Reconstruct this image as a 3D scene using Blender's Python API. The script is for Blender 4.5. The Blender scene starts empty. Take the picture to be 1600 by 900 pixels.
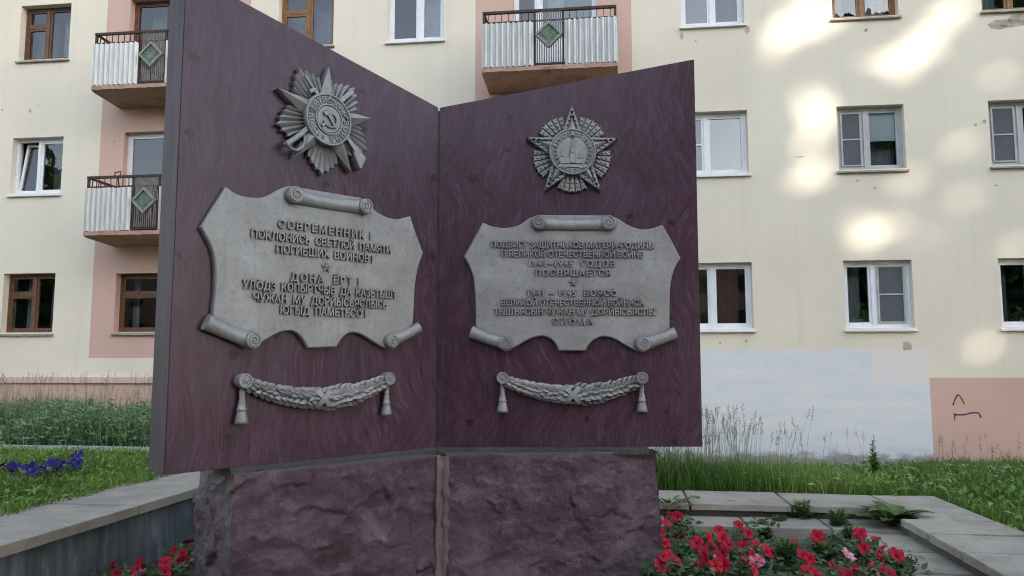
import bpy, bmesh, math, random
import numpy as np
from mathutils import Vector, Matrix, noise

random.seed(7)
rng = np.random.default_rng(7)
R = math.radians
sc = bpy.context.scene
COL = sc.collection

# ------------------------------------------------------------------ camera, sky, sun, exposure
F_PX, PITCH, CAM_Z = 1205.0, R(5.72), 1.6
cam_data = bpy.data.cameras.new('camera')
cam = bpy.data.objects.new('camera', cam_data)
COL.objects.link(cam)
cam.location = (0, 0, CAM_Z)
cam.rotation_euler = (R(90) + PITCH, 0, 0)
cam_data.sensor_width = 36
cam_data.lens = F_PX / 1600 * 36
cam_data.clip_start = 0.05
cam_data.clip_end = 2000
sc.camera = cam

SUN_EL, SUN_AZ = R(14), R(35)          # azimuth measured from straight behind the camera towards its right
SUN_DIR = Vector((math.sin(SUN_AZ) * math.cos(SUN_EL), -math.cos(SUN_AZ) * math.cos(SUN_EL), math.sin(SUN_EL)))  # towards the sun
world = bpy.data.worlds.new('World')
sc.world = world
world.use_nodes = True
wn = world.node_tree
sky = wn.nodes.new('ShaderNodeTexSky')
sky.sky_type = 'NISHITA'
sky.sun_disc = False
sky.sun_elevation = SUN_EL
sky.sun_rotation = math.atan2(SUN_DIR.x, SUN_DIR.y)
sky.air_density = 1.0
sky.dust_density = 1.0
hs = wn.nodes.new('ShaderNodeHueSaturation')
hs.inputs['Saturation'].default_value = 0.62
wn.links.new(sky.outputs[0], hs.inputs['Color'])
wn.links.new(hs.outputs[0], wn.nodes['Background'].inputs[0])
wn.nodes['Background'].inputs[1].default_value = 0.15
sun_data = bpy.data.lights.new('sun', 'SUN')
sun_data.energy = 2.0
sun_data.angle = R(0.53)
sun_data.color = (1.0, 0.92, 0.80)
sun = bpy.data.objects.new('sun', sun_data)
COL.objects.link(sun)
sun.rotation_euler = SUN_DIR.to_track_quat('Z', 'Y').to_euler()
sun.location = SUN_DIR * 60
sc.view_settings.view_transform = 'Standard'
sc.view_settings.look = 'None'
sc.view_settings.gamma = 1
sc.view_settings.exposure = 2.22
sc.cycles.max_bounces = 6
sc.cycles.transparent_max_bounces = 8
sc.cycles.use_denoising = True
sc.cycles.filter_width = 1.05
sc.cycles.sample_clamp_indirect = 6

# ------------------------------------------------------------------ measuring helpers (photo survey -> real planes)
cF = Vector((0, math.cos(PITCH), math.sin(PITCH)))
cU = Vector((0, -math.sin(PITCH), math.cos(PITCH)))
cR = Vector((1, 0, 0))
CAMP = Vector((0, 0, CAM_Z))
def ray(x, y):
    return cF + (x - 800) / F_PX * cR - (y - 450) / F_PX * cU
def on_level(x, y, z):
    d = ray(x, y)
    return CAMP + d * ((z - CAM_Z) / d.z)

FYAW, FD = 0.1208, 14.0                # the facade: yaw and distance
fe = Vector((math.cos(FYAW), -math.sin(FYAW), 0))
fn = Vector((math.sin(FYAW), math.cos(FYAW), 0))      # into the building
def on_facade(x, y, off=0.0):
    d = ray(x, y)
    P0 = Vector((0, FD, 0)) - fn * off
    P = CAMP + d * ((P0 - Vector((0, 0, 0))).dot(fn) / d.dot(fn))
    return (P - Vector((0, FD, 0))).dot(fe), P.z

J = Vector((-0.535, 5.5, 0))           # where the two slabs of the monument meet
PANEL_YAW = {'L': math.atan2(0.727, 0.687), 'R': R(1.3)}
def on_panel(x, y, side):
    a = PANEL_YAW[side]
    e = Vector((math.cos(a), math.sin(a), 0)); n = Vector((-math.sin(a), math.cos(a), 0))
    d = ray(x, y)
    P = CAMP + d * ((J - CAMP).dot(n) / d.dot(n))
    return (P - J).dot(e), P.z
SYAW = R(7.5)                          # the flower bed and its borders
se = Vector((math.cos(SYAW), -math.sin(SYAW), 0)); sn = Vector((math.sin(SYAW), math.cos(SYAW), 0))
def site(a, b, z=0.0):
    p = se * a + sn * b
    return Vector((p.x, p.y, z))
def to_site(x, y):
    return x * se.x + y * se.y, x * sn.x + y * sn.y

# ------------------------------------------------------------------ node helpers
def new_mat(name, rough=0.6, base=(0.5, 0.5, 0.5), metallic=0.0, spec=0.5):
    m = bpy.data.materials.new(name)
    m.use_nodes = True
    b = m.node_tree.nodes['Principled BSDF']
    b.inputs['Base Color'].default_value = (*base, 1)
    b.inputs['Roughness'].default_value = rough
    b.inputs['Metallic'].default_value = metallic
    b.inputs['Specular IOR Level'].default_value = spec
    return m, m.node_tree, b
def N(t, typ, **kw):
    n = t.nodes.new('ShaderNode' + typ)
    for k, v in kw.items():
        if k.startswith('i_'):
            n.inputs[k[2:].replace('_', ' ')].default_value = v
        else:
            setattr(n, k, v)
    return n
def coords(t, scale=(1, 1, 1), rot=(0, 0, 0), kind='Object'):
    tc = N(t, 'TexCoord'); mp = N(t, 'Mapping')
    mp.inputs['Scale'].default_value = scale; mp.inputs['Rotation'].default_value = rot
    t.links.new(tc.outputs[kind], mp.inputs[0])
    return mp.outputs[0]
def tnoise(t, vec, scale, detail=4, rough=0.55, dist=0.0):
    n = N(t, 'TexNoise'); n.inputs['Scale'].default_value = scale; n.inputs['Detail'].default_value = detail
    n.inputs['Roughness'].default_value = rough; n.inputs['Distortion'].default_value = dist
    t.links.new(vec, n.inputs['Vector'])
    return n.outputs['Fac']
def ramp(t, fac, stops):
    r = N(t, 'ValToRGB'); e = r.color_ramp.elements
    while len(e) < len(stops): e.new(0.5)
    for k, (p, c) in enumerate(stops):
        e[k].position = p; e[k].color = (*c, 1) if len(c) == 3 else c
    t.links.new(fac, r.inputs[0])
    return r.outputs[0]
def g(v): return (v, v, v)
def mix(t, fac, a, b, mode='MIX'):
    m = N(t, 'Mix', data_type='RGBA', blend_type=mode)
    for s, v in ((0, fac), (6, a), (7, b)):
        if isinstance(v, (int, float)): m.inputs[s].default_value = v
        elif isinstance(v, tuple): m.inputs[s].default_value = (*v, 1)
        else: t.links.new(v, m.inputs[s])
    return m.outputs[2]
def bump(t, b, h, strength=0.3, dist=0.02, prev=None):
    n = N(t, 'Bump'); n.inputs['Strength'].default_value = strength; n.inputs['Distance'].default_value = dist
    t.links.new(h, n.inputs['Height'])
    if prev is not None: t.links.new(prev, n.inputs['Normal'])
    t.links.new(n.outputs[0], b.inputs['Normal'])
    return n.outputs[0]
def math_n(t, op, a, b=None):
    m = N(t, 'Math', operation=op)
    for s, v in ((0, a), (1, b)):
        if v is None: continue
        if isinstance(v, (int, float)): m.inputs[s].default_value = v
        else: t.links.new(v, m.inputs[s])
    return m.outputs[0]

# ------------------------------------------------------------------ materials
M = {}
def simple(key, base, rough=0.6, var=0.25, scale=8, bumpv=0.0, metallic=0.0, spec=0.5):
    m, t, b = new_mat(key, rough, base, metallic, spec)
    v = coords(t)
    n = tnoise(t, v, scale, 5)
    lo = tuple(c * (1 - var) for c in base); hi = tuple(min(1, c * (1 + var)) for c in base)
    t.links.new(ramp(t, n, [(0.3, lo), (0.7, hi)]), b.inputs['Base Color'])
    if bumpv: bump(t, b, tnoise(t, v, scale * 5, 5), bumpv, 0.01)
    M[key] = m
    return m

def stone_polished(key, tint):
    m, t, b = new_mat(key, 0.34, spec=0.34)
    v = coords(t)
    warp = N(t, 'TexNoise'); warp.inputs['Scale'].default_value = 1.15; warp.inputs['Detail'].default_value = 1
    t.links.new(v, warp.inputs['Vector'])
    vm = N(t, 'VectorMath', operation='MULTIPLY_ADD'); vm.inputs[1].default_value = (0.75, 0.0, 0.55)
    t.links.new(warp.outputs['Color'], vm.inputs[0]); t.links.new(v, vm.inputs[2])
    def strokes(rot, sc_, scale, det=6, ro=0.7):
        mp = N(t, 'Mapping'); mp.inputs['Rotation'].default_value = (0, R(rot), 0); mp.inputs['Scale'].default_value = sc_
        t.links.new(vm.outputs[0], mp.inputs[0]); return tnoise(t, mp.outputs[0], scale, det, ro)
    s1 = strokes(24, (30, 8, 3.2), 2.0); s2 = strokes(-48, (26, 8, 3.4), 2.0)
    zone = tnoise(t, v, 1.5, 3)
    streak = N(t, 'Mix', data_type='FLOAT'); t.links.new(ramp(t, zone, [(0.42, g(0)), (0.58, g(1))]), streak.inputs[0]); t.links.new(s1, streak.inputs[2]); t.links.new(s2, streak.inputs[3])
    streak = streak.outputs[0]
    big = strokes(-20, (3, 2, 1.2), 1.7, 5, 0.6)
    c1 = ramp(t, big, [(0.3, tuple(c * 0.7 for c in tint)), (0.52, tint), (0.74, (0.064, 0.030, 0.052))])
    dens = ramp(t, tnoise(t, v, 3.2, 4), [(0.36, g(0.3)), (0.66, g(1))])
    c2 = mix(t, math_n(t, 'MULTIPLY', dens, ramp(t, streak, [(0.50, g(0)), (0.74, g(0.7))])), c1, (0.19, 0.13, 0.172))
    c2 = mix(t, ramp(t, strokes(35, (7, 4, 2.0), 1.9, 8, 0.72), [(0.46, g(0)), (0.76, g(0.5))]), c2, (0.105, 0.072, 0.108))
    c2 = mix(t, ramp(t, streak, [(0.26, g(0.5)), (0.42, g(0))]), c2, tuple(c * 0.5 for c in tint))
    # chips: a few dark pits
    sx = N(t, 'SeparateXYZ'); t.links.new(v, sx.inputs[0]); cx = N(t, 'CombineXYZ')
    t.links.new(sx.outputs['X'], cx.inputs['X']); t.links.new(sx.outputs['Z'], cx.inputs['Y'])
    vo = N(t, 'TexVoronoi', voronoi_dimensions='2D'); vo.inputs['Scale'].default_value = 3.4
    nz = N(t, 'TexNoise'); nz.inputs['Scale'].default_value = 30; nz.inputs['Detail'].default_value = 3; t.links.new(v, nz.inputs['Vector'])
    vv = N(t, 'VectorMath', operation='MULTIPLY_ADD'); vv.inputs[1].default_value = (0.07, 0.07, 0.07)
    t.links.new(nz.outputs['Color'], vv.inputs[0]); t.links.new(cx.outputs[0], vv.inputs[2]); t.links.new(vv.outputs[0], vo.inputs['Vector'])
    sc3 = N(t, 'SeparateColor'); t.links.new(vo.outputs['Color'], sc3.inputs[0])
    size = math_n(t, 'MULTIPLY', math_n(t, 'MAXIMUM', math_n(t, 'SUBTRACT', sc3.outputs[0], 0.4), 0.0), 0.17)
    pit = math_n(t, 'LESS_THAN', vo.outputs['Distance'], size)
    c3 = mix(t, pit, c2, (0.02, 0.008, 0.009))
    sp = tnoise(t, v, 210, 2)
    c3 = mix(t, ramp(t, sp, [(0.72, g(0)), (0.78, g(0.3))]), c3, (0.3, 0.25, 0.26))
    t.links.new(c3, b.inputs['Base Color'])
    t.links.new(ramp(t, streak, [(0.3, g(0.24)), (0.75, g(0.42))]), b.inputs['Roughness'])
    bump(t, b, streak, 0.02, 0.01)
    M[key] = m
stone_polished('polished_crimson_quartzite', (0.048, 0.0165, 0.034))

def stone_edge():
    m, t, b = new_mat('sawn_stone_edge', 0.65, spec=0.25)
    v = coords(t, (9, 9, 1.2))
    n = tnoise(t, v, 2.2, 6, 0.65)
    t.links.new(ramp(t, n, [(0.3, (0.042, 0.024, 0.030)), (0.7, (0.085, 0.055, 0.064))]), b.inputs['Base Color'])
    bump(t, b, tnoise(t, coords(t), 60, 4), 0.15, 0.01)
    M['sawn_stone_edge'] = m
stone_edge()

def stone_rough(key, a_, b_, c_):
    m, t, b = new_mat(key, 0.62, spec=0.4)
    v = coords(t, (1, 1, 1.5), (0, R(14), 0))
    n1 = tnoise(t, v, 2.2, 9, 0.66, 0.6)
    n2 = tnoise(t, v, 8, 9, 0.72, 0.6)
    col = ramp(t, n1, [(0.3, a_), (0.52, b_), (0.72, c_)])
    col = mix(t, ramp(t, n2, [(0.52, g(0)), (0.72, g(0.55))]), col, tuple(min(1, x * 1.5) for x in c_))
    col = mix(t, ramp(t, n2, [(0.25, g(0.55)), (0.42, g(0))]), col, tuple(x * 0.5 for x in a_))
    sp = tnoise(t, coords(t), 120, 2)
    col = mix(t, ramp(t, sp, [(0.7, g(0)), (0.76, g(0.35))]), col, (0.35, 0.3, 0.3))
    t.links.new(col, b.inputs['Base Color'])
    p = bump(t, b, n2, 0.6, 0.04)
    bump(t, b, tnoise(t, coords(t), 42, 8, 0.8), 0.95, 0.016, p)
    M[key] = m
stone_rough('rough_hewn_quartzite', (0.054, 0.027, 0.037), (0.104, 0.060, 0.078), (0.19, 0.14, 0.168))
stone_rough('weathered_hewn_quartzite', (0.052, 0.028, 0.032), (0.102, 0.062, 0.068), (0.165, 0.122, 0.128))

def cast_metal():
    m, t, b = new_mat('grey_cast_metal', 0.52, spec=0.45)
    v = coords(t)
    n1 = tnoise(t, v, 4.5, 6, 0.6, 0.3); n2 = tnoise(t, v, 34, 5, 0.65)
    col = ramp(t, n1, [(0.3, (0.225, 0.221, 0.215)), (0.55, (0.298, 0.294, 0.288)), (0.75, (0.38, 0.377, 0.372))])
    col = mix(t, ramp(t, n2, [(0.3, g(0.5)), (0.46, g(0))]), col, (0.13, 0.127, 0.12))
    vs = coords(t, (16, 16, 0.9))
    col = mix(t, ramp(t, tnoise(t, vs, 2.0, 4), [(0.55, g(0)), (0.8, g(0.3))]), col, (0.15, 0.15, 0.14))
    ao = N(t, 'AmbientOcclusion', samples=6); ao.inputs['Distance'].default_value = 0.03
    # grime plus shade painted into the grooves and round the letters by occlusion
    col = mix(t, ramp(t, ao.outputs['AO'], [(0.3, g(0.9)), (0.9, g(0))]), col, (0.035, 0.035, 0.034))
    t.links.new(col, b.inputs['Base Color'])
    t.links.new(ramp(t, n1, [(0.3, g(0.42)), (0.7, g(0.58))]), b.inputs['Roughness'])
    b.inputs['Metallic'].default_value = 0.25
    bump(t, b, n2, 0.12, 0.006)
    M['grey_cast_metal'] = m
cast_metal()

def plaster(key, base, wash=False):
    m, t, b = new_mat(key, 0.85, spec=0.2)
    v = coords(t)
    n1 = tnoise(t, v, 0.45, 5, 0.6); n2 = tnoise(t, v, 3.5, 6, 0.65); n3 = tnoise(t, v, 60, 4)
    dk = tuple(c * 0.9 for c in base)
    col = mix(t, ramp(t, n1, [(0.35, g(0)), (0.7, g(1))]), dk, base)
    col = mix(t, ramp(t, n2, [(0.6, g(0)), (0.8, g(0.22))]), col, tuple(c * 0.78 for c in base))
    vs = coords(t, (3, 3, 0.12))
    col = mix(t, ramp(t, tnoise(t, vs, 1.5, 5), [(0.55, g(0)), (0.8, g(0.3))]), col, tuple(c * 0.72 for c in base))
    # hairline cracks
    mus = N(t, 'TexVoronoi', feature='DISTANCE_TO_EDGE'); mus.inputs['Scale'].default_value = 0.55
    nz = N(t, 'TexNoise'); nz.inputs['Scale'].default_value = 2.5; nz.inputs['Detail'].default_value = 6; t.links.new(v, nz.inputs['Vector'])
    vv = N(t, 'VectorMath', operation='MULTIPLY_ADD'); vv.inputs[1].default_value = (0.5, 0.5, 0.5)
    t.links.new(nz.outputs['Color'], vv.inputs[0]); t.links.new(v, vv.inputs[2]); t.links.new(vv.outputs[0], mus.inputs['Vector'])
    crack = math_n(t, 'MULTIPLY', ramp(t, mus.outputs['Distance'], [(0.0, g(0.32)), (0.004, g(0))]), ramp(t, n1, [(0.56, g(0)), (0.66, g(1))]))
    col = mix(t, crack, col, tuple(c * 0.55 for c in base))
    if wash:   # the white repainted patch low on the wall
        sx = N(t, 'SeparateXYZ'); tc = N(t, 'TexCoord'); t.links.new(tc.outputs['Object'], sx.inputs[0])
        jit = math_n(t, 'MULTIPLY', math_n(t, 'SUBTRACT', tnoise(t, v, 2.2, 7, 0.75), 0.5), 0.34)
        top = math_n(t, 'ADD', sx.outputs['Z'], jit)
        rt = math_n(t, 'ADD', sx.outputs['X'], math_n(t, 'MULTIPLY', jit, 0.35))
        m1 = math_n(t, 'MULTIPLY', math_n(t, 'LESS_THAN', top, 1.86), math_n(t, 'LESS_THAN', rt, 6.2))
        m2 = math_n(t, 'MULTIPLY', math_n(t, 'LESS_THAN', top, 1.30), math_n(t, 'LESS_THAN', rt, 7.3))
        m3 = math_n(t, 'MULTIPLY', math_n(t, 'LESS_THAN', top, 1.87), math_n(t, 'LESS_THAN', rt, 7.1))
        lf = math_n(t, 'GREATER_THAN', rt, 1.2)
        msk = math_n(t, 'MULTIPLY', math_n(t, 'MAXIMUM', m1, m2), lf)
        vw = coords(t, (0.6, 1, 2.4))
        wcol = ramp(t, tnoise(t, vw, 2.4, 6, 0.62, 0.4), [(0.32, (0.59, 0.635, 0.66)), (0.48, (0.65, 0.67, 0.69)), (0.6, (0.70, 0.675, 0.68)), (0.75, (0.73, 0.725, 0.73))])
        col = mix(t, math_n(t, 'MULTIPLY', math_n(t, 'MULTIPLY', m3, lf), ramp(t, tnoise(t, v, 2.6, 6, 0.7), [(0.35, g(0.55)), (0.6, g(0.95))])), col, (0.715, 0.69, 0.685))
        col = mix(t, math_n(t, 'MULTIPLY', msk, ramp(t, tnoise(t, vw, 4, 6, 0.7), [(0.25, g(0.72)), (0.45, g(0.98))])), col, wcol)
        # splash dirt at the foot
        dj = math_n(t, 'ADD', sx.outputs['Z'], math_n(t, 'MULTIPLY', math_n(t, 'SUBTRACT', tnoise(t, coords(t, (1, 1, 2)), 3.5, 7, 0.7), 0.5), 0.5))
        col = mix(t, ramp(t, dj, [(0.02, g(0.85)), (0.14, g(0))]), col, (0.26, 0.22, 0.19))
    t.links.new(col, b.inputs['Base Color'])
    p = bump(t, b, n2, 0.12, 0.02)
    bump(t, b, n3, 0.12, 0.006, p)
    M[key] = m
plaster('pale_yellow_plaster', (0.77, 0.695, 0.57), True)
plaster('salmon_plaster', (0.62, 0.415, 0.345))
plaster('ledge_plaster', (0.66, 0.46, 0.41))
simple('bared_render', (0.42, 0.37, 0.29), 0.9, 0.3, 6, 0.3)

def concrete(key, base, streaky=False):
    m, t, b = new_mat(key, 0.85, spec=0.25)
    v = coords(t)
    n1 = tnoise(t, v, 1.8, 7, 0.65); n2 = tnoise(t, v, 22, 6, 0.7); n3 = tnoise(t, v, 140, 3)
    col = ramp(t, n1, [(0.3, tuple(c * 0.68 for c in base)), (0.55, base), (0.75, tuple(c * 1.2 for c in base))])
    col = mix(t, ramp(t, n2, [(0.3, g(0.4)), (0.48, g(0))]), col, tuple(c * 0.6 for c in base))
    col = mix(t, ramp(t, n3, [(0.66, g(0)), (0.72, g(0.4))]), col, tuple(c * 0.45 for c in base))
    if key == 'concrete_slab':
        col = mix(t, ramp(t, tnoise(t, v, 3.3, 8, 0.72, 0.5), [(0.52, g(0)), (0.7, g(0.55))]), col, (0.14, 0.135, 0.105))
        col = mix(t, ramp(t, tnoise(t, v, 7.5, 7, 0.75), [(0.6, g(0)), (0.72, g(0.4))]), col, (0.40, 0.39, 0.36))
    if streaky:
        vs = coords(t, (7, 7, 1.1))
        col = mix(t, ramp(t, tnoise(t, vs, 1.3, 7, 0.62), [(0.38, g(0.85)), (0.6, g(0))]), col, (0.06, 0.078, 0.088))
        col = mix(t, ramp(t, tnoise(t, coords(t, (2.2, 2.2, 1)), 3, 5), [(0.58, g(0)), (0.72, g(0.5))]), col, (0.30, 0.32, 0.34))
    t.links.new(col, b.inputs['Base Color'])
    p = bump(t, b, n2, 0.3, 0.01)
    bump(t, b, n3, 0.25, 0.004, p)
    M[key] = m
concrete('concrete_slab', (0.315, 0.288, 0.243))
concrete('dark_concrete', (0.12, 0.115, 0.10))
concrete('ledge_stone', (0.115, 0.108, 0.11))
concrete('mortar_bed', (0.062, 0.058, 0.055))
concrete('pink_mortar', (0.17, 0.115, 0.11))
concrete('streaked_marble_facing', (0.15, 0.175, 0.19), True)
concrete('path_concrete', (0.30, 0.295, 0.28))
simple('soil', (0.060, 0.046, 0.038), 0.95, 0.5, 18, 0.9)
simple('turf_ground', (0.035, 0.05, 0.018), 0.95, 0.5, 6, 0.6)
simple('asphalt', (0.06, 0.06, 0.06), 0.9, 0.2, 10, 0.4)
simple('brown_window_wood', (0.11, 0.05, 0.024), 0.55, 0.4, 12, 0.2)
simple('orange_window_wood', (0.22, 0.10, 0.035), 0.55, 0.35, 12, 0.2)
simple('white_window_plastic', (0.72, 0.73, 0.75), 0.35, 0.06, 5)
simple('grey_window_plastic', (0.42, 0.42, 0.42), 0.4, 0.1, 5)
simple('sill_sheet_metal', (0.28, 0.26, 0.22), 0.5, 0.3, 9, 0.1)
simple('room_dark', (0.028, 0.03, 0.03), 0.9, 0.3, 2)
simple('curtain_white', (0.30, 0.33, 0.34), 0.9, 0.12, 5)
simple('blind_white', (0.8, 0.83, 0.82), 0.9, 0.03, 5)
simple('curtain_grey', (0.14, 0.155, 0.15), 0.9, 0.2, 4)
simple('curtain_red', (0.10, 0.035, 0.022), 0.9, 0.3, 4)
simple('curtain_yellow', (0.10, 0.085, 0.035), 0.9, 0.3, 4)
simple('insect_net', (0.085, 0.095, 0.105), 0.8, 0.1, 4)
simple('rusty_iron', (0.055, 0.030, 0.022), 0.8, 0.6, 20, 0.4)
simple('bar_paint', (0.16, 0.13, 0.115), 0.7, 0.4, 20, 0.2)
simple('ornament_green', (0.10, 0.17, 0.12), 0.7, 0.35, 14, 0.2)
simple('ornament_frame', (0.22, 0.225, 0.19), 0.7, 0.35, 14, 0.2)
simple('graffiti_ink', (0.055, 0.03, 0.07), 0.6, 0.2, 20)
simple('bark', (0.09, 0.07, 0.05), 0.9, 0.3, 10, 0.5)
simple('roof_tin', (0.16, 0.15, 0.15), 0.6, 0.2, 3)
simple('brick_pink', (0.36, 0.22, 0.16), 0.9, 0.15, 3)
simple('black_tool', (0.02, 0.018, 0.02), 0.5, 0.2, 10)
simple('box_grey', (0.35, 0.38, 0.36), 0.5, 0.1, 10)
simple('pot_white', (0.5, 0.5, 0.48), 0.5, 0.1, 10)

def corrugated():
    m, t, b = new_mat('corrugated_galvanised', 0.45, spec=0.5)
    v = coords(t)
    n = tnoise(t, coords(t, (7, 7, 1.0)), 2.5, 6, 0.65)
    col = ramp(t, n, [(0.3, (0.42, 0.42, 0.415)), (0.55, (0.52, 0.52, 0.51)), (0.8, (0.60, 0.60, 0.59))])
    r = tnoise(t, v, 11, 6, 0.7)
    col = mix(t, ramp(t, r, [(0.62, g(0)), (0.75, g(0.55))]), col, (0.16, 0.11, 0.075))
    t.links.new(col, b.inputs['Base Color']); b.inputs['Metallic'].default_value = 0.35
    M['corrugated_galvanised'] = m
corrugated()

def balcony_concrete():
    m, t, b = new_mat('balcony_concrete', 0.9, spec=0.2)
    v = coords(t)
    n1 = tnoise(t, v, 3.0, 7, 0.7, 0.4); n2 = tnoise(t, v, 30, 5)
    col = ramp(t, n1, [(0.3, (0.16, 0.10, 0.07)), (0.45, (0.40, 0.25, 0.19)), (0.75, (0.48, 0.31, 0.25))])
    t.links.new(col, b.inputs['Base Color'])
    bump(t, b, n2, 0.4, 0.01)
    M['balcony_concrete'] = m
balcony_concrete()

def glass(key, refl, tint=(0.9, 0.95, 0.95)):
    m = bpy.data.materials.new(key); m.use_nodes = True
    t = m.node_tree; out = t.nodes['Material Output']; t.nodes.remove(t.nodes['Principled BSDF'])
    gl = N(t, 'BsdfGlossy'); gl.inputs['Roughness'].default_value = 0.004; gl.inputs['Color'].default_value = (0.96, 0.98, 1, 1)
    tr = N(t, 'BsdfTransparent'); tr.inputs['Color'].default_value = (*tint, 1)
    nz = tnoise(t, coords(t), 1.3, 1)
    bp = N(t, 'Bump'); bp.inputs['Strength'].default_value = 0.05; bp.inputs['Distance'].default_value = 0.05
    t.links.new(nz, bp.inputs['Height']); t.links.new(bp.outputs[0], gl.inputs['Normal'])
    fr = N(t, 'Fresnel'); fr.inputs['IOR'].default_value = 1.6
    fac = math_n(t, 'ADD', fr.outputs[0], refl)
    ms = N(t, 'MixShader'); t.links.new(fac, ms.inputs[0]); t.links.new(tr.outputs[0], ms.inputs[1]); t.links.new(gl.outputs[0], ms.inputs[2])
    t.links.new(ms.outputs[0], out.inputs['Surface'])
    M[key] = m
glass('window_glass', 0.03)
glass('bright_window_glass', 0.07)

def foliage_mat(key, c0, c1, c2, rough=0.5, trans=0.25, attr=True):
    m, t, b = new_mat(key, rough, spec=0.35)
    if attr:
        a = N(t, 'Attribute', attribute_name='tint')
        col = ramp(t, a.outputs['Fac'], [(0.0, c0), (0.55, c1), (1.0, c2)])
    else:
        oi = tnoise(t, coords(t), 20, 3)
        col = ramp(t, oi, [(0.3, c0), (0.5, c1), (0.7, c2)])
    if 'petals' in key:
        oi = N(t, 'ObjectInfo'); col = mix(t, 1.0, col, ramp(t, oi.outputs['Random'], [(0.0, (.62, .6, .7)), (0.5, (1, 1, 1)), (1.0, (1, 2.2, 1.7))]), 'MULTIPLY')
    t.links.new(col, b.inputs['Base Color'])
    tl = N(t, 'BsdfTranslucent'); t.links.new(col, tl.inputs['Color'])
    ms = N(t, 'MixShader'); ms.inputs[0].default_value = trans
    t.links.new(b.outputs[0], ms.inputs[1]); t.links.new(tl.outputs[0], ms.inputs[2])
    t.links.new(ms.outputs[0], t.nodes['Material Output'].inputs['Surface'])
    M[key] = m
foliage_mat('grass_blades', (0.04, 0.095, 0.014), (0.10, 0.195, 0.03), (0.22, 0.31, 0.075))
foliage_mat('lawn_blades', (0.055, 0.115, 0.014), (0.12, 0.22, 0.03), (0.24, 0.32, 0.08))
foliage_mat('weed_leaves', (0.045, 0.10, 0.035), (0.11, 0.205, 0.08), (0.27, 0.35, 0.19))
foliage_mat('dry_seed_heads', (0.09, 0.09, 0.05), (0.16, 0.165, 0.09), (0.25, 0.26, 0.16))
foliage_mat('white_umbels', (0.35, 0.40, 0.30), (0.5, 0.54, 0.45), (0.65, 0.66, 0.6))
foliage_mat('petunia_leaves', (0.030, 0.062, 0.022), (0.060, 0.115, 0.042), (0.13, 0.20, 0.09))
foliage_mat('marigold_leaves', (0.035, 0.075, 0.022), (0.07, 0.135, 0.04), (0.13, 0.21, 0.08))
foliage_mat('dock_leaves', (0.035, 0.070, 0.018), (0.07, 0.125, 0.032), (0.14, 0.20, 0.07))
foliage_mat('tree_leaves', (0.025, 0.05, 0.015), (0.05, 0.09, 0.025), (0.09, 0.13, 0.04), trans=0.05)
foliage_mat('red_petals', (0.33, 0.002, 0.014), (0.43, 0.003, 0.022), (0.52, 0.008, 0.035), rough=.75, trans=0.12)
foliage_mat('pink_petals', (0.5, 0.05, 0.10), (0.6, 0.14, 0.2), (0.7, 0.3, 0.36), trans=0.15)
foliage_mat('blue_petals', (0.012, 0.006, 0.08), (0.020, 0.011, 0.13), (0.035, 0.02, 0.18), rough=.75, trans=0.1)
simple('petal_throat', (0.03, 0.004, 0.01), 0.7, 0.2, 30)

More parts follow.
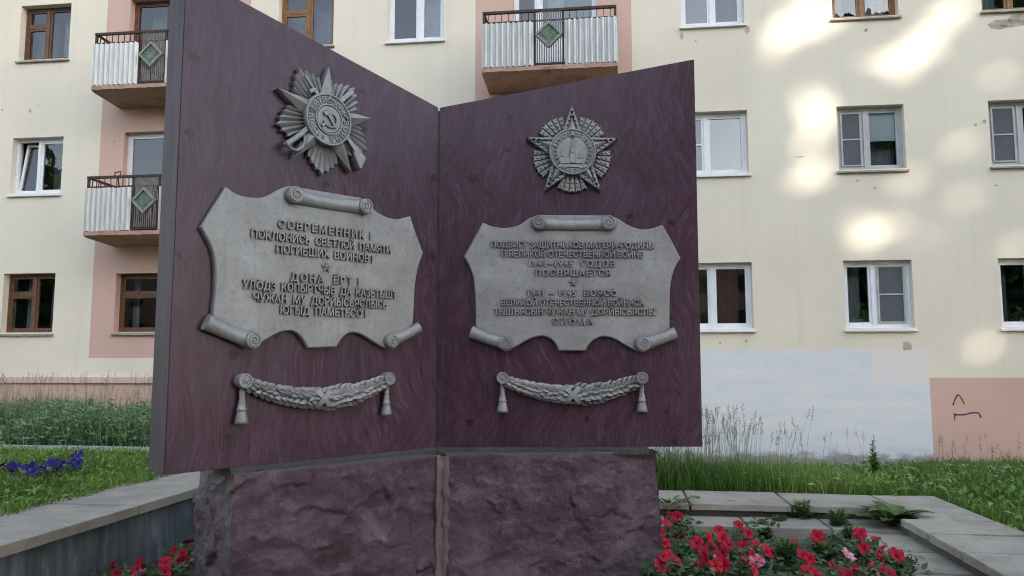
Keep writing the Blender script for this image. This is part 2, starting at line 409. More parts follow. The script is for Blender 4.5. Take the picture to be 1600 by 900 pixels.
# ------------------------------------------------------------------ mesh helpers
class MB:
    """collects faces of one mesh"""
    def __init__(self): self.v = []; self.f = []; self.mi = []; self.t = []; self.m = 0; self.tint = 0.5
    def add(self, vs, fs, m=None):
        o = len(self.v); self.v += [tuple(p) for p in vs]
        self.t += [self.tint] * len(vs)
        for f in fs:
            self.f.append(tuple(o + i for i in f)); self.mi.append(self.m if m is None else m)
    def box(self, x0, x1, y0, y1, z0, z1, m=None):
        self.add([(x, y, z) for z in (z0, z1) for y in (y0, y1) for x in (x0, x1)],
                 [(0, 2, 3, 1), (4, 5, 7, 6), (0, 1, 5, 4), (2, 6, 7, 3), (0, 4, 6, 2), (1, 3, 7, 5)], m)
    def bar(self, a, b, w, h=None, up=Vector((0, 0, 1)), m=None):
        a = Vector(a); b = Vector(b); d = (b - a).normalized(); h = h or w
        if abs(d.dot(up)) > 0.98: up = Vector((0, 1, 0))
        s = d.cross(up).normalized(); u = s.cross(d)
        vs = [p + s * i * w / 2 + u * j * h / 2 for p in (a, b) for (i, j) in ((-1, -1), (1, -1), (1, 1), (-1, 1))]
        self.add(vs, [(0, 3, 2, 1), (4, 5, 6, 7), (0, 1, 5, 4), (1, 2, 6, 5), (2, 3, 7, 6), (3, 0, 4, 7)], m)
    def tube(self, pts, rad, seg=8, flat=1.0, axis=Vector((0, 1, 0)), cap=True, m=None):
        """pts: list of Vector; rad: list; flat scales along axis"""
        pts = [Vector(p) for p in pts]
        if not isinstance(rad, (list, tuple)): rad = [rad] * len(pts)
        rings = []
        vs = []
        for i, p in enumerate(pts):
            d = (pts[min(i + 1, len(pts) - 1)] - pts[max(i - 1, 0)]).normalized()
            ax = axis if abs(d.dot(axis)) < 0.95 else Vector((1, 0, 0))
            s = d.cross(ax).normalized(); u = s.cross(d).normalized()
            for k in range(seg):
                a = 2 * math.pi * k / seg
                vs.append(p + s * math.cos(a) * rad[i] + u * math.sin(a) * rad[i] * flat)
        fs = []
        for i in range(len(pts) - 1):
            for k in range(seg):
                k2 = (k + 1) % seg
                fs.append((i * seg + k, i * seg + k2, (i + 1) * seg + k2, (i + 1) * seg + k))
        if cap:
            fs.append(tuple(range(seg))[::-1]); fs.append(tuple((len(pts) - 1) * seg + k for k in range(seg)))
        self.add(vs, fs, m)
    # relief helpers: panel space, x along, z up, outward is -y
    def prism(self, pts, h0, h1, bev=0.0, m=None):
        n = len(pts)
        area = sum(pts[i][0] * pts[(i + 1) % n][1] - pts[(i + 1) % n][0] * pts[i][1] for i in range(n))
        if area < 0: pts = pts[::-1]
        def off(d):
            out = []
            for i in range(n):
                p0, p, p1 = Vector(pts[i - 1]), Vector(pts[i]), Vector(pts[(i + 1) % n])
                e0 = (p - p0).normalized() if (p - p0).length > 1e-9 else Vector((1, 0)); e1 = (p1 - p).normalized() if (p1 - p).length > 1e-9 else e0
                n0 = Vector((-e0.y, e0.x)); n1 = Vector((-e1.y, e1.x)); b = n0 + n1
                if b.length < 1e-6: b = n0
                b.normalize(); k = d / max(0.45, b.dot(n0))
                out.append(p + b * k)
            return out
        A = [(x, -h0, z) for x, z in pts]
        hb = h1 - bev if bev else h1
        B = [(x, -hb, z) for x, z in pts]
        vs = A + B
        fs = [(i, (i + 1) % n, n + (i + 1) % n, n + i) for i in range(n)]
        if bev:
            vs += [(p.x, -h1, p.y) for p in off(bev)]
            fs += [(n + i, n + (i + 1) % n, 2 * n + (i + 1) % n, 2 * n + i) for i in range(n)]
            fs.append(tuple(2 * n + i for i in range(n)))
        else:
            fs.append(tuple(n + i for i in range(n)))
        self.add(vs, fs, m)
    def disc(self, c, r, h0, h1, seg=40, bev=0.0, m=None):
        self.prism([(c[0] + r * math.cos(2 * math.pi * k / seg), c[1] + r * math.sin(2 * math.pi * k / seg)) for k in range(seg)], h0, h1, bev, m)
    def ring(self, c, r, h, w, seg=48, m=None):
        pts = [Vector((c[0] + r * math.cos(2 * math.pi * k / seg), -h, c[1] + r * math.sin(2 * math.pi * k / seg))) for k in range(seg + 1)]
        self.tube(pts, w, 6, cap=False, m=m)
    def dome(self, c, r, h, hh, m=None):
        vs = [(c[0], -(h + hh), c[1])]
        for rr, k in ((0.6, 0.8), (1.0, 0.0)):
            for i in range(8):
                a = math.pi / 4 * i
                vs.append((c[0] + r * rr * math.cos(a), -(h + hh * k), c[1] + r * rr * math.sin(a)))
        fs = [(0, 1 + i, 1 + (i + 1) % 8) for i in range(8)] + [(1 + i, 9 + i, 9 + (i + 1) % 8, 1 + (i + 1) % 8) for i in range(8)]
        self.add(vs, fs, m)
    def build(self, name, mats, parent=None, smooth=False, loc=None, rotz=None, angle=None):
        me = bpy.data.meshes.new(name)
        me.from_pydata(self.v, [], self.f)
        if not isinstance(mats, (list, tuple)): mats = [mats]
        for k in mats: me.materials.append(M[k])
        if len(mats) > 1: me.polygons.foreach_set('material_index', self.mi)
        at = me.attributes.new('tint', 'FLOAT', 'POINT'); at.data.foreach_set('value', self.t)
        me.validate(); me.update()
        if smooth: me.polygons.foreach_set('use_smooth', [True] * len(me.polygons))
        if angle is not None:
            bm = bmesh.new(); bm.from_mesh(me); bmesh.ops.remove_doubles(bm, verts=bm.verts, dist=1e-5)
            bmesh.ops.recalc_face_normals(bm, faces=bm.faces)
            for e in bm.edges:
                if len(e.link_faces) == 2 and e.calc_face_angle(0) > angle: e.smooth = False
            for f in bm.faces: f.smooth = True
            bm.to_mesh(me); bm.free()
        o = bpy.data.objects.new(name, me); COL.objects.link(o)
        if parent is not None: o.parent = parent
        if loc is not None: o.location = loc
        if rotz is not None: o.rotation_euler = (0, 0, rotz)
        return o

def tag(o, label=None, cat=None, group=None, kind=None):
    if label: o['label'] = label
    if cat: o['category'] = cat
    if group: o['group'] = group
    if kind: o['kind'] = kind
    return o
def empty(name, loc, rotz=0.0, **kw):
    o = bpy.data.objects.new(name, None); COL.objects.link(o)
    o.location = loc; o.rotation_euler = (0, 0, rotz); o.empty_display_size = 0.1
    return tag(o, **kw)
def fast_mesh(name, V, quads, tris, tint, mat, parent=None):
    """big leaf / blade meshes from numpy arrays"""
    me = bpy.data.meshes.new(name)
    nq, nt = len(quads), len(tris)
    me.vertices.add(len(V)); me.vertices.foreach_set('co', V.astype(np.float32).ravel())
    loops = np.concatenate([np.asarray(quads, dtype=np.int32).ravel(), np.asarray(tris, dtype=np.int32).ravel()])
    me.loops.add(len(loops)); me.loops.foreach_set('vertex_index', loops)
    starts = np.concatenate([np.arange(nq) * 4, nq * 4 + np.arange(nt) * 3]).astype(np.int32)
    me.polygons.add(nq + nt); me.polygons.foreach_set('loop_start', starts)
    at = me.attributes.new('tint', 'FLOAT', 'POINT'); at.data.foreach_set('value', tint.astype(np.float32))
    me.materials.append(M[mat])
    me.update(calc_edges=True); me.validate()
    me.polygons.foreach_set('use_smooth', np.ones(nq + nt, dtype=bool))
    o = bpy.data.objects.new(name, me); COL.objects.link(o)
    if parent is not None: o.parent = parent
    return o

def blades(P, H, W, lean, tint):
    """grass blades at points P: arrays; returns V, quads, tris, tints"""
    n = len(P)
    ang = rng.uniform(0, 2 * math.pi, n); wa = rng.uniform(0, 2 * math.pi, n)
    dx = np.stack([np.cos(ang), np.sin(ang), np.zeros(n)], 1); wx = np.stack([np.cos(wa), np.sin(wa), np.zeros(n)], 1)
    up = np.array([0, 0, 1.0])
    H_ = H[:, None]; W_ = W[:, None]; L_ = lean[:, None]
    b = P; m1 = P + up * H_ * 0.5 + dx * L_ * H_ * 0.2; tp = P + up * H_ * (1 - 0.35 * L_) + dx * L_ * H_ * 0.75
    V = np.stack([b - wx * W_ * .5, b + wx * W_ * .5, m1 + wx * W_ * .45, m1 - wx * W_ * .45, tp], 1).reshape(-1, 3)
    i = np.arange(n) * 5
    q = np.stack([i, i + 1, i + 2, i + 3], 1); t = np.stack([i + 3, i + 2, i + 4], 1)
    return V, q, t, np.repeat(tint, 5)
def leaf_cards(P, D, Nn, L, W, tint, fold=0.2):
    """pointed leaves: base P, direction D, face normal Nn, length, width; 6 verts, 2 quads folded on the midrib"""
    n = len(P)
    D = D / np.linalg.norm(D, axis=1, keepdims=True)
    S = np.cross(D, Nn); S /= np.linalg.norm(S, axis=1, keepdims=True) + 1e-9
    Nn = np.cross(S, D)
    L_, W_ = L[:, None], W[:, None]
    droop = -Nn * L_ * 0.12
    V = np.stack([P, P + D * L_ * .45 + S * W_ * .5 + Nn * W_ * fold, P + D * L_ + droop, P + D * L_ * .45 - S * W_ * .5 + Nn * W_ * fold, P + D * L_ * .5], 1).reshape(-1, 3)
    i = np.arange(n) * 5
    q = np.concatenate([np.stack([i, i + 1, i + 2, i + 4], 1), np.stack([i, i + 4, i + 2, i + 3], 1)])
    return V, q, np.zeros((0, 3), int), np.repeat(tint, 5)
def merge(parts):
    V, Q, T, C = [], [], [], []; o = 0
    for v, q, t, c in parts:
        V.append(v); Q.append(np.asarray(q).reshape(-1, 4) + o); T.append(np.asarray(t).reshape(-1, 3) + o); C.append(c); o += len(v)
    return np.concatenate(V), np.concatenate(Q), np.concatenate(T), np.concatenate(C)
def catmull(pts, n=6):
    P = [Vector(p) for p in pts]
    if len(P) == 2: return [P[0], P[1]]
    P = [P[0] * 2 - P[1]] + P + [P[-1] * 2 - P[-2]]
    out = []
    for i in range(1, len(P) - 2):
        for k in range(n):
            t = k / n
            out.append(0.5 * ((2 * P[i]) + (P[i + 1] - P[i - 1]) * t + (2 * P[i - 1] - 5 * P[i] + 4 * P[i + 1] - P[i + 2]) * t * t + (3 * P[i] - P[i - 1] - 3 * P[i + 1] + P[i + 2]) * t ** 3))
    out.append(P[-2])
    return out

# ------------------------------------------------------------------ the ground
def ground_z(x, y):
    a, b = to_site(x, y)
    left = 0.47
    right = 0.30 - 0.46 * min(1, max(0, (b - 8.3) / 5.0))
    k = min(1, max(0, (a + 3.9) / 3.4)); k = k * k * (3 - 2 * k)
    z = left * (1 - k) + right * k
    if -4.1 < a < 2.6 and b < 7.55: z = -0.2
    if b < 1.2: z = -0.2
    elif b < 4.0 and not (-4.1 < a < 2.6): z = -0.2 + (z + 0.2) * (b - 1.2) / 2.8
    return z
def make_ground():
    def axis(lo, hi, step, far):
        c = list(np.arange(lo, hi + 1e-6, step)); k = step
        while c[-1] < far: k *= 1.5; c.append(c[-1] + k)
        k = step
        while c[0] > -far: k *= 1.5; c.insert(0, c[0] - k)
        return c
    A, B = axis(-14, 12, 0.25, 400), axis(0, 15, 0.25, 400)
    mb = MB(); vs = []
    for b in B:
        for a in A:
            p = site(a, b); z = ground_z(p.x, p.y)
            vs.append((p.x, p.y, z + 0.03 * noise.noise(Vector((p.x, p.y, 0)))))
    w = len(A)
    mb.add(vs, [(j * w + i, j * w + i + 1, (j + 1) * w + i + 1, (j + 1) * w + i) for j in range(len(B) - 1) for i in range(w - 1)])
    tag(mb.build('ground', 'turf_ground', smooth=True), kind='structure')
make_ground()
def soil_z(a, b):
    k = min(1, max(0, (a + 2.6) / 2.0))
    return 0.0 * (1 - k) + 0.17 * k
def make_bed():
    mb = MB(); A = np.arange(-3.74, 2.0, 0.06); B = np.arange(3.0, 6.86, 0.06); vs = []
    for b in B:
        for a in A:
            p = site(a, b)
            n_ = noise.fractal(Vector((p.x * 5, p.y * 5, 0)), 0.7, 2.2, 4)
            vs.append((p.x, p.y, soil_z(a, b) + 0.022 * n_))
    w = len(A)
    mb.add(vs, [(j * w + i, j * w + i + 1, (j + 1) * w + i + 1, (j + 1) * w + i) for j in range(len(B) - 1) for i in range(w - 1)])
    tag(mb.build('flower_bed_soil', 'soil', smooth=True), kind='structure')
    q = MB(); c = [site(-3.7, -6), site(2.3, -6), site(2.3, 2.98), site(-3.7, 2.98)]
    q.add([(p.x, p.y, -0.02) for p in c], [(0, 1, 2, 3)])
    tag(q.build('forecourt', 'dark_concrete'), kind='structure')
    # asphalt street behind the viewer
    q = MB(); c = [site(-120, -22), site(120, -22), site(120, -12), site(-120, -12)]
    q.add([(p.x, p.y, -0.12) for p in c], [(0, 1, 2, 3)])
    tag(q.build('road', 'asphalt'), kind='structure')
make_bed()

def slab_box(mb, a0, a1, b0, b1, z0, z1, tilt=0.0, gap=0.006, chip=0.006):
    """one stone slab in site coordinates with worn edges"""
    a0 += gap; a1 -= gap; b0 += gap; b1 -= gap
    bm = bmesh.new()
    co = [(a0, b0), (a1, b0), (a1, b1), (a0, b1)]
    dz = [random.uniform(-tilt, tilt) for _ in range(4)]
    lo = [bm.verts.new(site(a, b, z0)) for a, b in co]
    hi = [bm.verts.new(site(a, b, z1 + dz[i])) for i, (a, b) in enumerate(co)]
    bm.faces.new(lo[::-1]); bm.faces.new(hi)
    for i in range(4): bm.faces.new((lo[i], lo[(i + 1) % 4], hi[(i + 1) % 4], hi[i]))
    bmesh.ops.bevel(bm, geom=[e for e in bm.edges if e.verts[0] in hi or e.verts[1] in hi], offset=chip, segments=2, affect='EDGES')
    bmesh.ops.subdivide_edges(bm, edges=[e for e in bm.edges if e.calc_length() > 0.2], cuts=12, use_grid_fill=True)
    for v in bm.verts:
        nn = noise.fractal(v.co * 9, 0.8, 2.1, 3)
        v.co.z += 0.0022 * nn
        v.co.x += 0.003 * nn; v.co.y += 0.003 * noise.noise(v.co * 14)
    bm.verts.index_update()
    mb.add([v.co.copy() for v in bm.verts], [[v.index for v in f.verts] for f in bm.faces])
    bm.free()

# pavement: the lower row of slabs behind and beside the bed
def make_pavement():
    mb = MB()
    for i in range(6):
        slab_box(mb, -1.55 + i * 0.66, -1.55 + (i + 1) * 0.66, 6.74, 7.24, 0.12, 0.262, 0.006)
    for i in range(7):
        slab_box(mb, 1.92, 2.42, 6.72 - (i + 1) * 0.6, 6.72 - i * 0.6, 0.10, 0.25 - i * 0.004, 0.006)
    mb.m = 0
    tag(mb.build('pavement', 'concrete_slab', angle=R(40)), kind='structure')
make_pavement()

# raised border round the bed (right and back)
def make_border():
    root = empty('raised_border', site(2.6, 7.5, 0.0), 0, label='raised border of flat concrete slabs behind and right of the red flowers', cat='border')
    inv = Matrix.Translation(-root.location)
    def part(name, mb, mat, **k):
        o = mb.build(name, mat, root, **k); o.matrix_parent_inverse = inv
        return o
    x = -1.9
    for i, w in enumerate((0.86, 0.84, 0.86, 0.88, 0.88)):
        mb = MB(); slab_box(mb, x, x + w, 7.20, 7.95, 0.315, 0.365, 0.006, 0.008); x += w
        part('coping_slab', mb, 'concrete_slab', angle=R(40))
    mb = MB(); slab_box(mb, x, 3.0, 6.72, 7.95, 0.31, 0.362, 0.004, 0.008)
    part('coping_slab', mb, 'concrete_slab', angle=R(40))
    b = 6.72
    for i in range(6):
        L = 0.56
        mb = MB(); slab_box(mb, 2.26, 3.0, b - L, b, 0.318 - i * 0.003, 0.372 - i * 0.003, 0.005, 0.008); b -= L
        part('coping_slab', mb, 'concrete_slab', angle=R(40))
    mb = MB()
    for (a0, a1, b0, b1) in ((-1.9, 2.36, 7.26, 7.9), (2.30, 2.95, 3.4, 7.9)):
        slab_box(mb, a0, a1, b0, b1, -0.1, 0.31)
    part('base_wall', mb, 'dark_concrete')
make_border()

# retaining wall (left)
def make_retaining_wall():
    root = empty('retaining_wall', site(-3.8, 5.5, 0.0), 0, label='low retaining wall of streaked blue grey stone with concrete coping, left of the monument', cat='wall')
    inv = Matrix.Translation(-root.location)
    b = 3.4
    while b < 8.2:
        L = 1.18
        mb = MB(); slab_box(mb, -4.55, -3.71, b, b + L, 0.435, 0.502, 0.003, 0.002, 0.005)
        o = mb.build('coping_slab', 'concrete_slab', root, angle=R(40)); o.matrix_parent_inverse = inv
        b += L
    b = 3.2
    while b < 8.0:
        mb = MB(); slab_box(mb, -4.35, -3.77, b, b + 0.62, -0.15, 0.434, 0, 0.0015, 0.002); b += 0.62
        o = mb.build('facing_panel', 'streaked_marble_facing', root, angle=R(40)); o.matrix_parent_inverse = inv
    # the same wall closes the bed behind the monument
    mb = MB(); slab_box(mb, -3.7, -1.92, 7.75, 8.2, -0.15, 0.434)
    o = mb.build('facing_panel', 'streaked_marble_facing', root, angle=R(40)); o.matrix_parent_inverse = inv
    mb = MB(); slab_box(mb, -3.7, -1.92, 7.69, 8.3, 0.436, 0.5)
    o = mb.build('coping_slab', 'concrete_slab', root, angle=R(40)); o.matrix_parent_inverse = inv
make_retaining_wall()

# footpath by the left lawn
mb = MB()
for i in range(16):
    slab_box(mb, -16 + i * 1.0, -15 + i, 9.15, 9.85, 0.40, 0.505, 0.003, 0.004, 0.005)
tag(mb.build('path', 'path_concrete', angle=R(40)), kind='structure')

# ------------------------------------------------------------------ the apartment building
BL = Vector((0, FD, 0)); BR = -FYAW     # facade frame: x = u, y into the building, z up
building = empty('apartment_building', BL, BR, label='long pale yellow plastered apartment block with salmon balcony bays behind the monument', cat='building')
ROWS = {1: (7.80, 8.96), 2: (5.02, 6.17), 3: (2.24, 3.41)}
COLS = {'A': (-10.17, -9.06), 'C': (-4.62, -3.5), 'D': (-2.42, -1.31), 'E': (3.13, 4.26), 'F': (5.80, 6.93), 'G': (8.32, 9.45)}
BAYS = {'left': (-8.26, -5.2), 'mid': (-0.70, 2.23)}
openings = []      # (u0, u1, z0, z1, key)
for r_, (z0, z1) in ROWS.items():
    for c_, (u0, u1) in COLS.items():
        if r_ > 1 and c_ in 'CD': continue      # hidden behind the monument
        openings.append((u0, u1, z0, z1, c_ + str(r_)))
openings.append((-7.77, -6.72, 2.24, 3.38, 'B3'))
openings.append((-7.75, -6.2, 4.12, 6.20, 'B2'))
openings.append((-7.76, -6.2, 6.90, 8.96, 'B1'))
openings.append((0.02, 1.60, 6.90, 8.96, 'M1'))
def make_walls():
    mb = MB()
    U0, U1, Z0, Z1 = -16.0, 14.0, -0.4, 12.0
    us = sorted({U0, U1, 7.12} | {o[0] for o in openings} | {o[1] for o in openings} | {b for bb in BAYS.values() for b in bb})
    zs = sorted({Z0, Z1, 1.74, 1.37, 1.39} | {o[2] for o in openings} | {o[3] for o in openings})
    def mat_at(u, z):
        for k, (b0, b1) in BAYS.items():
            if b0 < u < b1 and z > 1.74: return 1
        if u < -4 and z < 1.37: return 1
        if u > 7.12 and z < 1.39: return 1
        return 0
    for i in range(len(us) - 1):
        for j in range(len(zs) - 1):
            u, z = (us[i] + us[i + 1]) / 2, (zs[j] + zs[j + 1]) / 2
            if any(o[0] < u < o[1] and o[2] < z < o[3] for o in openings): continue
            mb.add([(us[i], 0, zs[j]), (us[i + 1], 0, zs[j]), (us[i + 1], 0, zs[j + 1]), (us[i], 0, zs[j + 1])], [(0, 1, 2, 3)], mat_at(u, z))
    D = 0.30
    for (u0, u1, z0, z1, k) in openings:
        m = mat_at((u0 + u1) / 2, (z0 + z1) / 2)
        mb.add([(u0, 0, z0), (u0, 0, z1), (u0, D, z1), (u0, D, z0)], [(0, 1, 2, 3)], m)
        mb.add([(u1, 0, z0), (u1, D, z0), (u1, D, z1), (u1, 0, z1)], [(0, 1, 2, 3)], m)
        mb.add([(u0, 0, z1), (u1, 0, z1), (u1, D, z1), (u0, D, z1)], [(0, 1, 2, 3)], m)
        mb.add([(u0, 0, z0), (u0, D, z0), (u1, D, z0), (u1, 0, z0)], [(0, 1, 2, 3)], m)
    # sides, back and top
    mb.add([(U0, 0, Z0), (U0, 0, Z1), (U0, 11, Z1), (U0, 11, Z0)], [(0, 1, 2, 3)])
    mb.add([(U1, 0, Z0), (U1, 11, Z0), (U1, 11, Z1), (U1, 0, Z1)], [(0, 1, 2, 3)])
    mb.add([(U0, 11, Z0), (U1, 11, Z0), (U1, 11, Z1), (U0, 11, Z1)], [(0, 3, 2, 1)])
    # places where the paint and plaster have come off
    def flake(px, py, w, h, n=13, seed=0):
        u, z = on_facade(px, py); rr = random.Random(seed); s = 1 / 88.0
        pts = []
        for k in range(n):
            a = 2 * math.pi * k / n; q = rr.uniform(0.55, 1.0)
            pts.append((u + w * s / 2 * q * math.cos(a), z + h * s / 2 * q * math.sin(a)))
        mb.prism(pts, -0.002, 0.0035, 0, 2)
    for k, (px, py, w, h) in enumerate([(1572, 36, 64, 18), (1590, 30, 36, 22), (1560, 42, 30, 10), (1417, 541, 19, 18), (1168, 46, 10, 18), (1065, 56, 7, 14),
                                        (47, 173, 6, 10), (4, 172, 5, 6), (50, 190, 4, 3), (60, 165, 4, 5), (178, 222, 5, 7), (186, 175, 8, 4), (1353, 47, 8, 7),
                                        (1125, 536, 5, 4), (1166, 533, 6, 5), (1340, 282, 6, 5), (1367, 294, 6, 7), (1556, 290, 6, 4), (1524, 195, 6, 5), (1538, 190, 6, 9),
                                        (1250, 245, 14, 3), (1087, 64, 5, 3), (1246, 36, 4, 3), (300, 150, 4, 4)]):
        flake(px, py, w, h, 11, k)
    mb.build('wall', ['pale_yellow_plaster', 'salmon_plaster', 'bared_render'], building)
    q = MB(); q.box(U0, -4.0, -0.055, -0.001, 1.26, 1.37); q.build('plinth_ledge', 'ledge_plaster', building)
    q = MB(); q.box(U0 - 0.4, U1 + 0.4, -0.6, 11.5, 12.0, 12.25); q.build('roof', 'roof_tin', building)
make_walls()

WINSTYLE = {   # frame material, where the mullion stands (0..1), contents
    'A1': dict(m='brown_window_wood', mull=.46, transom='l', cur=[(.0, .42, 'curtain_grey'), (.55, .75, 'curtain_white')]),
    'C1': dict(m='orange_window_wood', mull=.5, transom='l', cur=[(.05, .45, 'curtain_grey'), (.5, .98, 'curtain_grey')]),
    'D1': dict(m='white_window_plastic', mull=.55, bright='r', cur=[(.55, 1.0, 'curtain_white')]),
    'E1': dict(m='white_window_plastic', mull=.50, bright='l', cur=[(.5, .95, 'insect_net')]),
    'F1': dict(m='orange_window_wood', mull=.48, bright='b', cur=[(.05, .3, 'curtain_white'), (.55, .92, 'curtain_white')]),
    'G1': dict(m='orange_window_wood', mull=.46, bright='b', cur=[(.05, .4, 'curtain_white')]),
    'A2': dict(m='white_window_plastic', mull=.46, tilt=True, cur=[(.5, .98, 'curtain_grey')]),
    'E2': dict(m='white_window_plastic', mull=.36, bright='r', cur=[(.0, .34, 'room_dark')], bars='l'),
    'F2': dict(m='grey_window_plastic', mull=.45, bright='r', net='l', cur=[(.48, .98, 'curtain_white')], blind=(.48, .97, .52)),
    'G2': dict(m='grey_window_plastic', mull=.48, net='l', cur=[]),
    'A3': dict(m='brown_window_wood', mull=.52, transom='l', cur=[(.12, .2, 'curtain_white'), (.58, .75, 'curtain_grey')]),
    'E3': dict(m='white_window_plastic', mull=.40, cur=[(.02, .38, 'curtain_yellow'), (.42, .86, 'curtain_red')]),
    'F3': dict(m='white_window_plastic', mull=.46, bright='l', net='r', cur=[(.1, .35, 'curtain_white')]),
    'G3': dict(m='white_window_plastic', mull=.5, cur=[(.05, .3, 'curtain_grey')]),
    'B3': dict(m='brown_window_wood', mull=.96, transom='l', cur=[(.05, .2, 'curtain_white')]),
    'B2': dict(m='white_window_plastic', mull=.55, door=True, cur=[(.5, .98, 'curtain_grey')]),
    'B1': dict(m='brown_window_wood', mull=.5, door=True, cur=[(.1, .5, 'curtain_grey')]),
    'M1': dict(m='white_window_plastic', mull=.30, door=True, bright='r', cur=[(.06, .28, 'curtain_red'), (.4, .6, 'curtain_white')]),
}
def make_window(u0, u1, z0, z1, key):
    st = WINSTYLE[key]; wood = 'wood' in st['m']
    rec = 0.13 if not wood else 0.15
    w = 0.055 if not wood else 0.05
    U = lambda f: u0 + (u1 - u0) * f
    mb = MB(); y0, y1 = rec, rec + 0.065
    mb.box(u0 + .002, u0 + w, y0, y1, z0 + .002, z1 - .002); mb.box(u1 - w, u1 - .002, y0, y1, z0 + .002, z1 - .002)
    mb.box(u0 + w, u1 - w, y0, y1, z0 + .002, z0 + w); mb.box(u0 + w, u1 - w, y0, y1, z1 - w, z1 - .002)
    um = U(st['mull'])
    panes = []
    if st['mull'] < 0.9:
        mb.box(um - w * .6, um + w * .6, y0 - .006, y1, z0 + w, z1 - w)
        spans = [('l', u0 + w, um - w * .6), ('r', um + w * .6, u1 - w)]
    else: spans = [('l', u0 + w, u1 - w)]
    for s_, a, b in spans:
        sw = 0.045
        za, zb = z0 + w, z1 - w
        tops = [(za, zb)]
        if st.get('transom') == s_:
            zt = za + (zb - za) * 0.66
            mb.box(a, b, y0 + .004, y1, zt - .025, zt + .025); tops = [(za, zt - .025), (zt + .025, zb)]
        if st.get('door') and (s_ == 'r'):
            mb.box(a, b, y0 + .004, y1, za, za + .75); tops = [(za + .75, zb)]
        for (p, q) in tops:
            f = 0.012
            if not (st.get('tilt') and s_ == 'l'):
                mb.box(a, a + sw, y0 + f, y1 - .005, p, q); mb.box(b - sw, b, y0 + f, y1 - .005, p, q)
                mb.box(a + sw, b - sw, y0 + f, y1 - .005, p, p + sw); mb.box(a + sw, b - sw, y0 + f, y1 - .005, q - sw, q)
                panes.append((s_, a + sw, b - sw, p + sw, q - sw))
            else: panes.append(('tilt', a, b, p, q))
    root = mb.build('window', st['m'], building)
    if st.get('door'): root.name = 'balcony_door'
    for (s_, a, b, p, q) in panes:
        if s_ == 'tilt':     # a sash tipped inwards at its top
            fm = MB(); sw = .05
            L = q - p; W_ = b - a
            fm.box(0, sw, -.02, .03, 0, L); fm.box(W_ - sw, W_, -.02, .03, 0, L); fm.box(sw, W_ - sw, -.02, .03, 0, sw); fm.box(sw, W_ - sw, -.02, .03, L - sw, L)
            o = fm.build('tilted_sash', st['m'], root); o.location = (a, y0 + .05, p); o.rotation_euler = (R(-6), R(3), 0)
            gm = MB(); gm.add([(sw, 0, sw), (W_ - sw, 0, sw), (W_ - sw, 0, L - sw), (sw, 0, L - sw)], [(0, 1, 2, 3)])
            o = gm.build('pane', 'window_glass', root); o.location = (a, y0 + .055, p); o.rotation_euler = (R(-6), R(3), 0)
            continue
        gm = MB(); yy = y0 + .035
        gm.add([(a, yy, p), (b, yy, p), (b, yy, q), (a, yy, q)], [(0, 1, 2, 3)])
        br = st.get('bright') in (s_, 'b')
        gm.build('pane', 'bright_window_glass' if br else 'window_glass', root)
        if st.get('net') == s_:
            nm = MB(); zz = p + (q - p) * .5
            nm.box(a - .01, a + .018, y0 - .012, y0 + .004, p - .01, q + .01); nm.box(b - .018, b + .01, y0 - .012, y0 + .004, p - .01, q + .01)
            nm.box(a + .018, b - .018, y0 - .012, y0 + .004, p - .01, p + .012); nm.box(a + .018, b - .018, y0 - .012, y0 + .004, q - .012, q + .01)
            nm.box(a + .018, b - .018, y0 - .012, y0 + .004, zz - .012, zz + .012)
            nm.add([(a, y0, p), (b, y0, p), (b, y0, q), (a, y0, q)], [(0, 1, 2, 3)], 1)
            nm.build('insect_screen', ['grey_window_plastic', 'insect_net'], root)
        if st.get('bars') == s_:
            nm = MB(); zz = p + (q - p) * .5; nm.box(a, b, y0 + .005, y0 + .02, zz - .012, zz + .012); nm.build('glazing_bar', st['m'], root)
    # the room behind
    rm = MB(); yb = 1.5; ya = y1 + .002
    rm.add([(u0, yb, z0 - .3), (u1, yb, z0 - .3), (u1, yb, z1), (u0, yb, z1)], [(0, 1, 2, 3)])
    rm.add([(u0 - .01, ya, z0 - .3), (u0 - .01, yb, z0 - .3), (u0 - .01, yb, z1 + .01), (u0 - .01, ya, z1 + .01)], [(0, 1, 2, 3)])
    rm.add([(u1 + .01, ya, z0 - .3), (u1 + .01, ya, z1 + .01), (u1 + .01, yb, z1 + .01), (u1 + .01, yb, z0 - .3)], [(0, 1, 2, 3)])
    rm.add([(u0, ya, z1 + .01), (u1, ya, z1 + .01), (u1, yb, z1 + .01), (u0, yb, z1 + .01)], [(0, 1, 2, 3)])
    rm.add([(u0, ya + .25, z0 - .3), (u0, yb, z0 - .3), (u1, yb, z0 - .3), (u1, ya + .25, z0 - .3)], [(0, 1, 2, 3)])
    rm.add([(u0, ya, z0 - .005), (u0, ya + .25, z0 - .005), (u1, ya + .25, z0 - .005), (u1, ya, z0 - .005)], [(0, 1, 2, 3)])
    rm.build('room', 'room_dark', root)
    for (f0, f1, cm) in st['cur']:
        cmb = MB(); n = max(8, int((U(f1) - U(f0)) / .012)); vs = []
        for i in range(n + 1):
            x = U(f0) + (U(f1) - U(f0)) * i / n
            yy = y1 + .30 + .018 * math.sin(x * 75) + .012 * math.sin(x * 31 + 1)
            vs += [(x, yy, z0 + .01), (x, yy, z1 - .01)]
        cmb.add(vs, [(2 * i, 2 * i + 2, 2 * i + 3, 2 * i + 1) for i in range(n)])
        cmb.build('curtain', cm, root, smooth=True)
    if st.get('blind'):
        f0, f1, h = st['blind']; bm_ = MB(); bm_.box(U(f0) + .06, U(f1) - .05, y1 + .01, y1 + .016, z1 - (z1 - z0) * h, z1 - .05); bm_.build('roller_blind', 'blind_white', root)
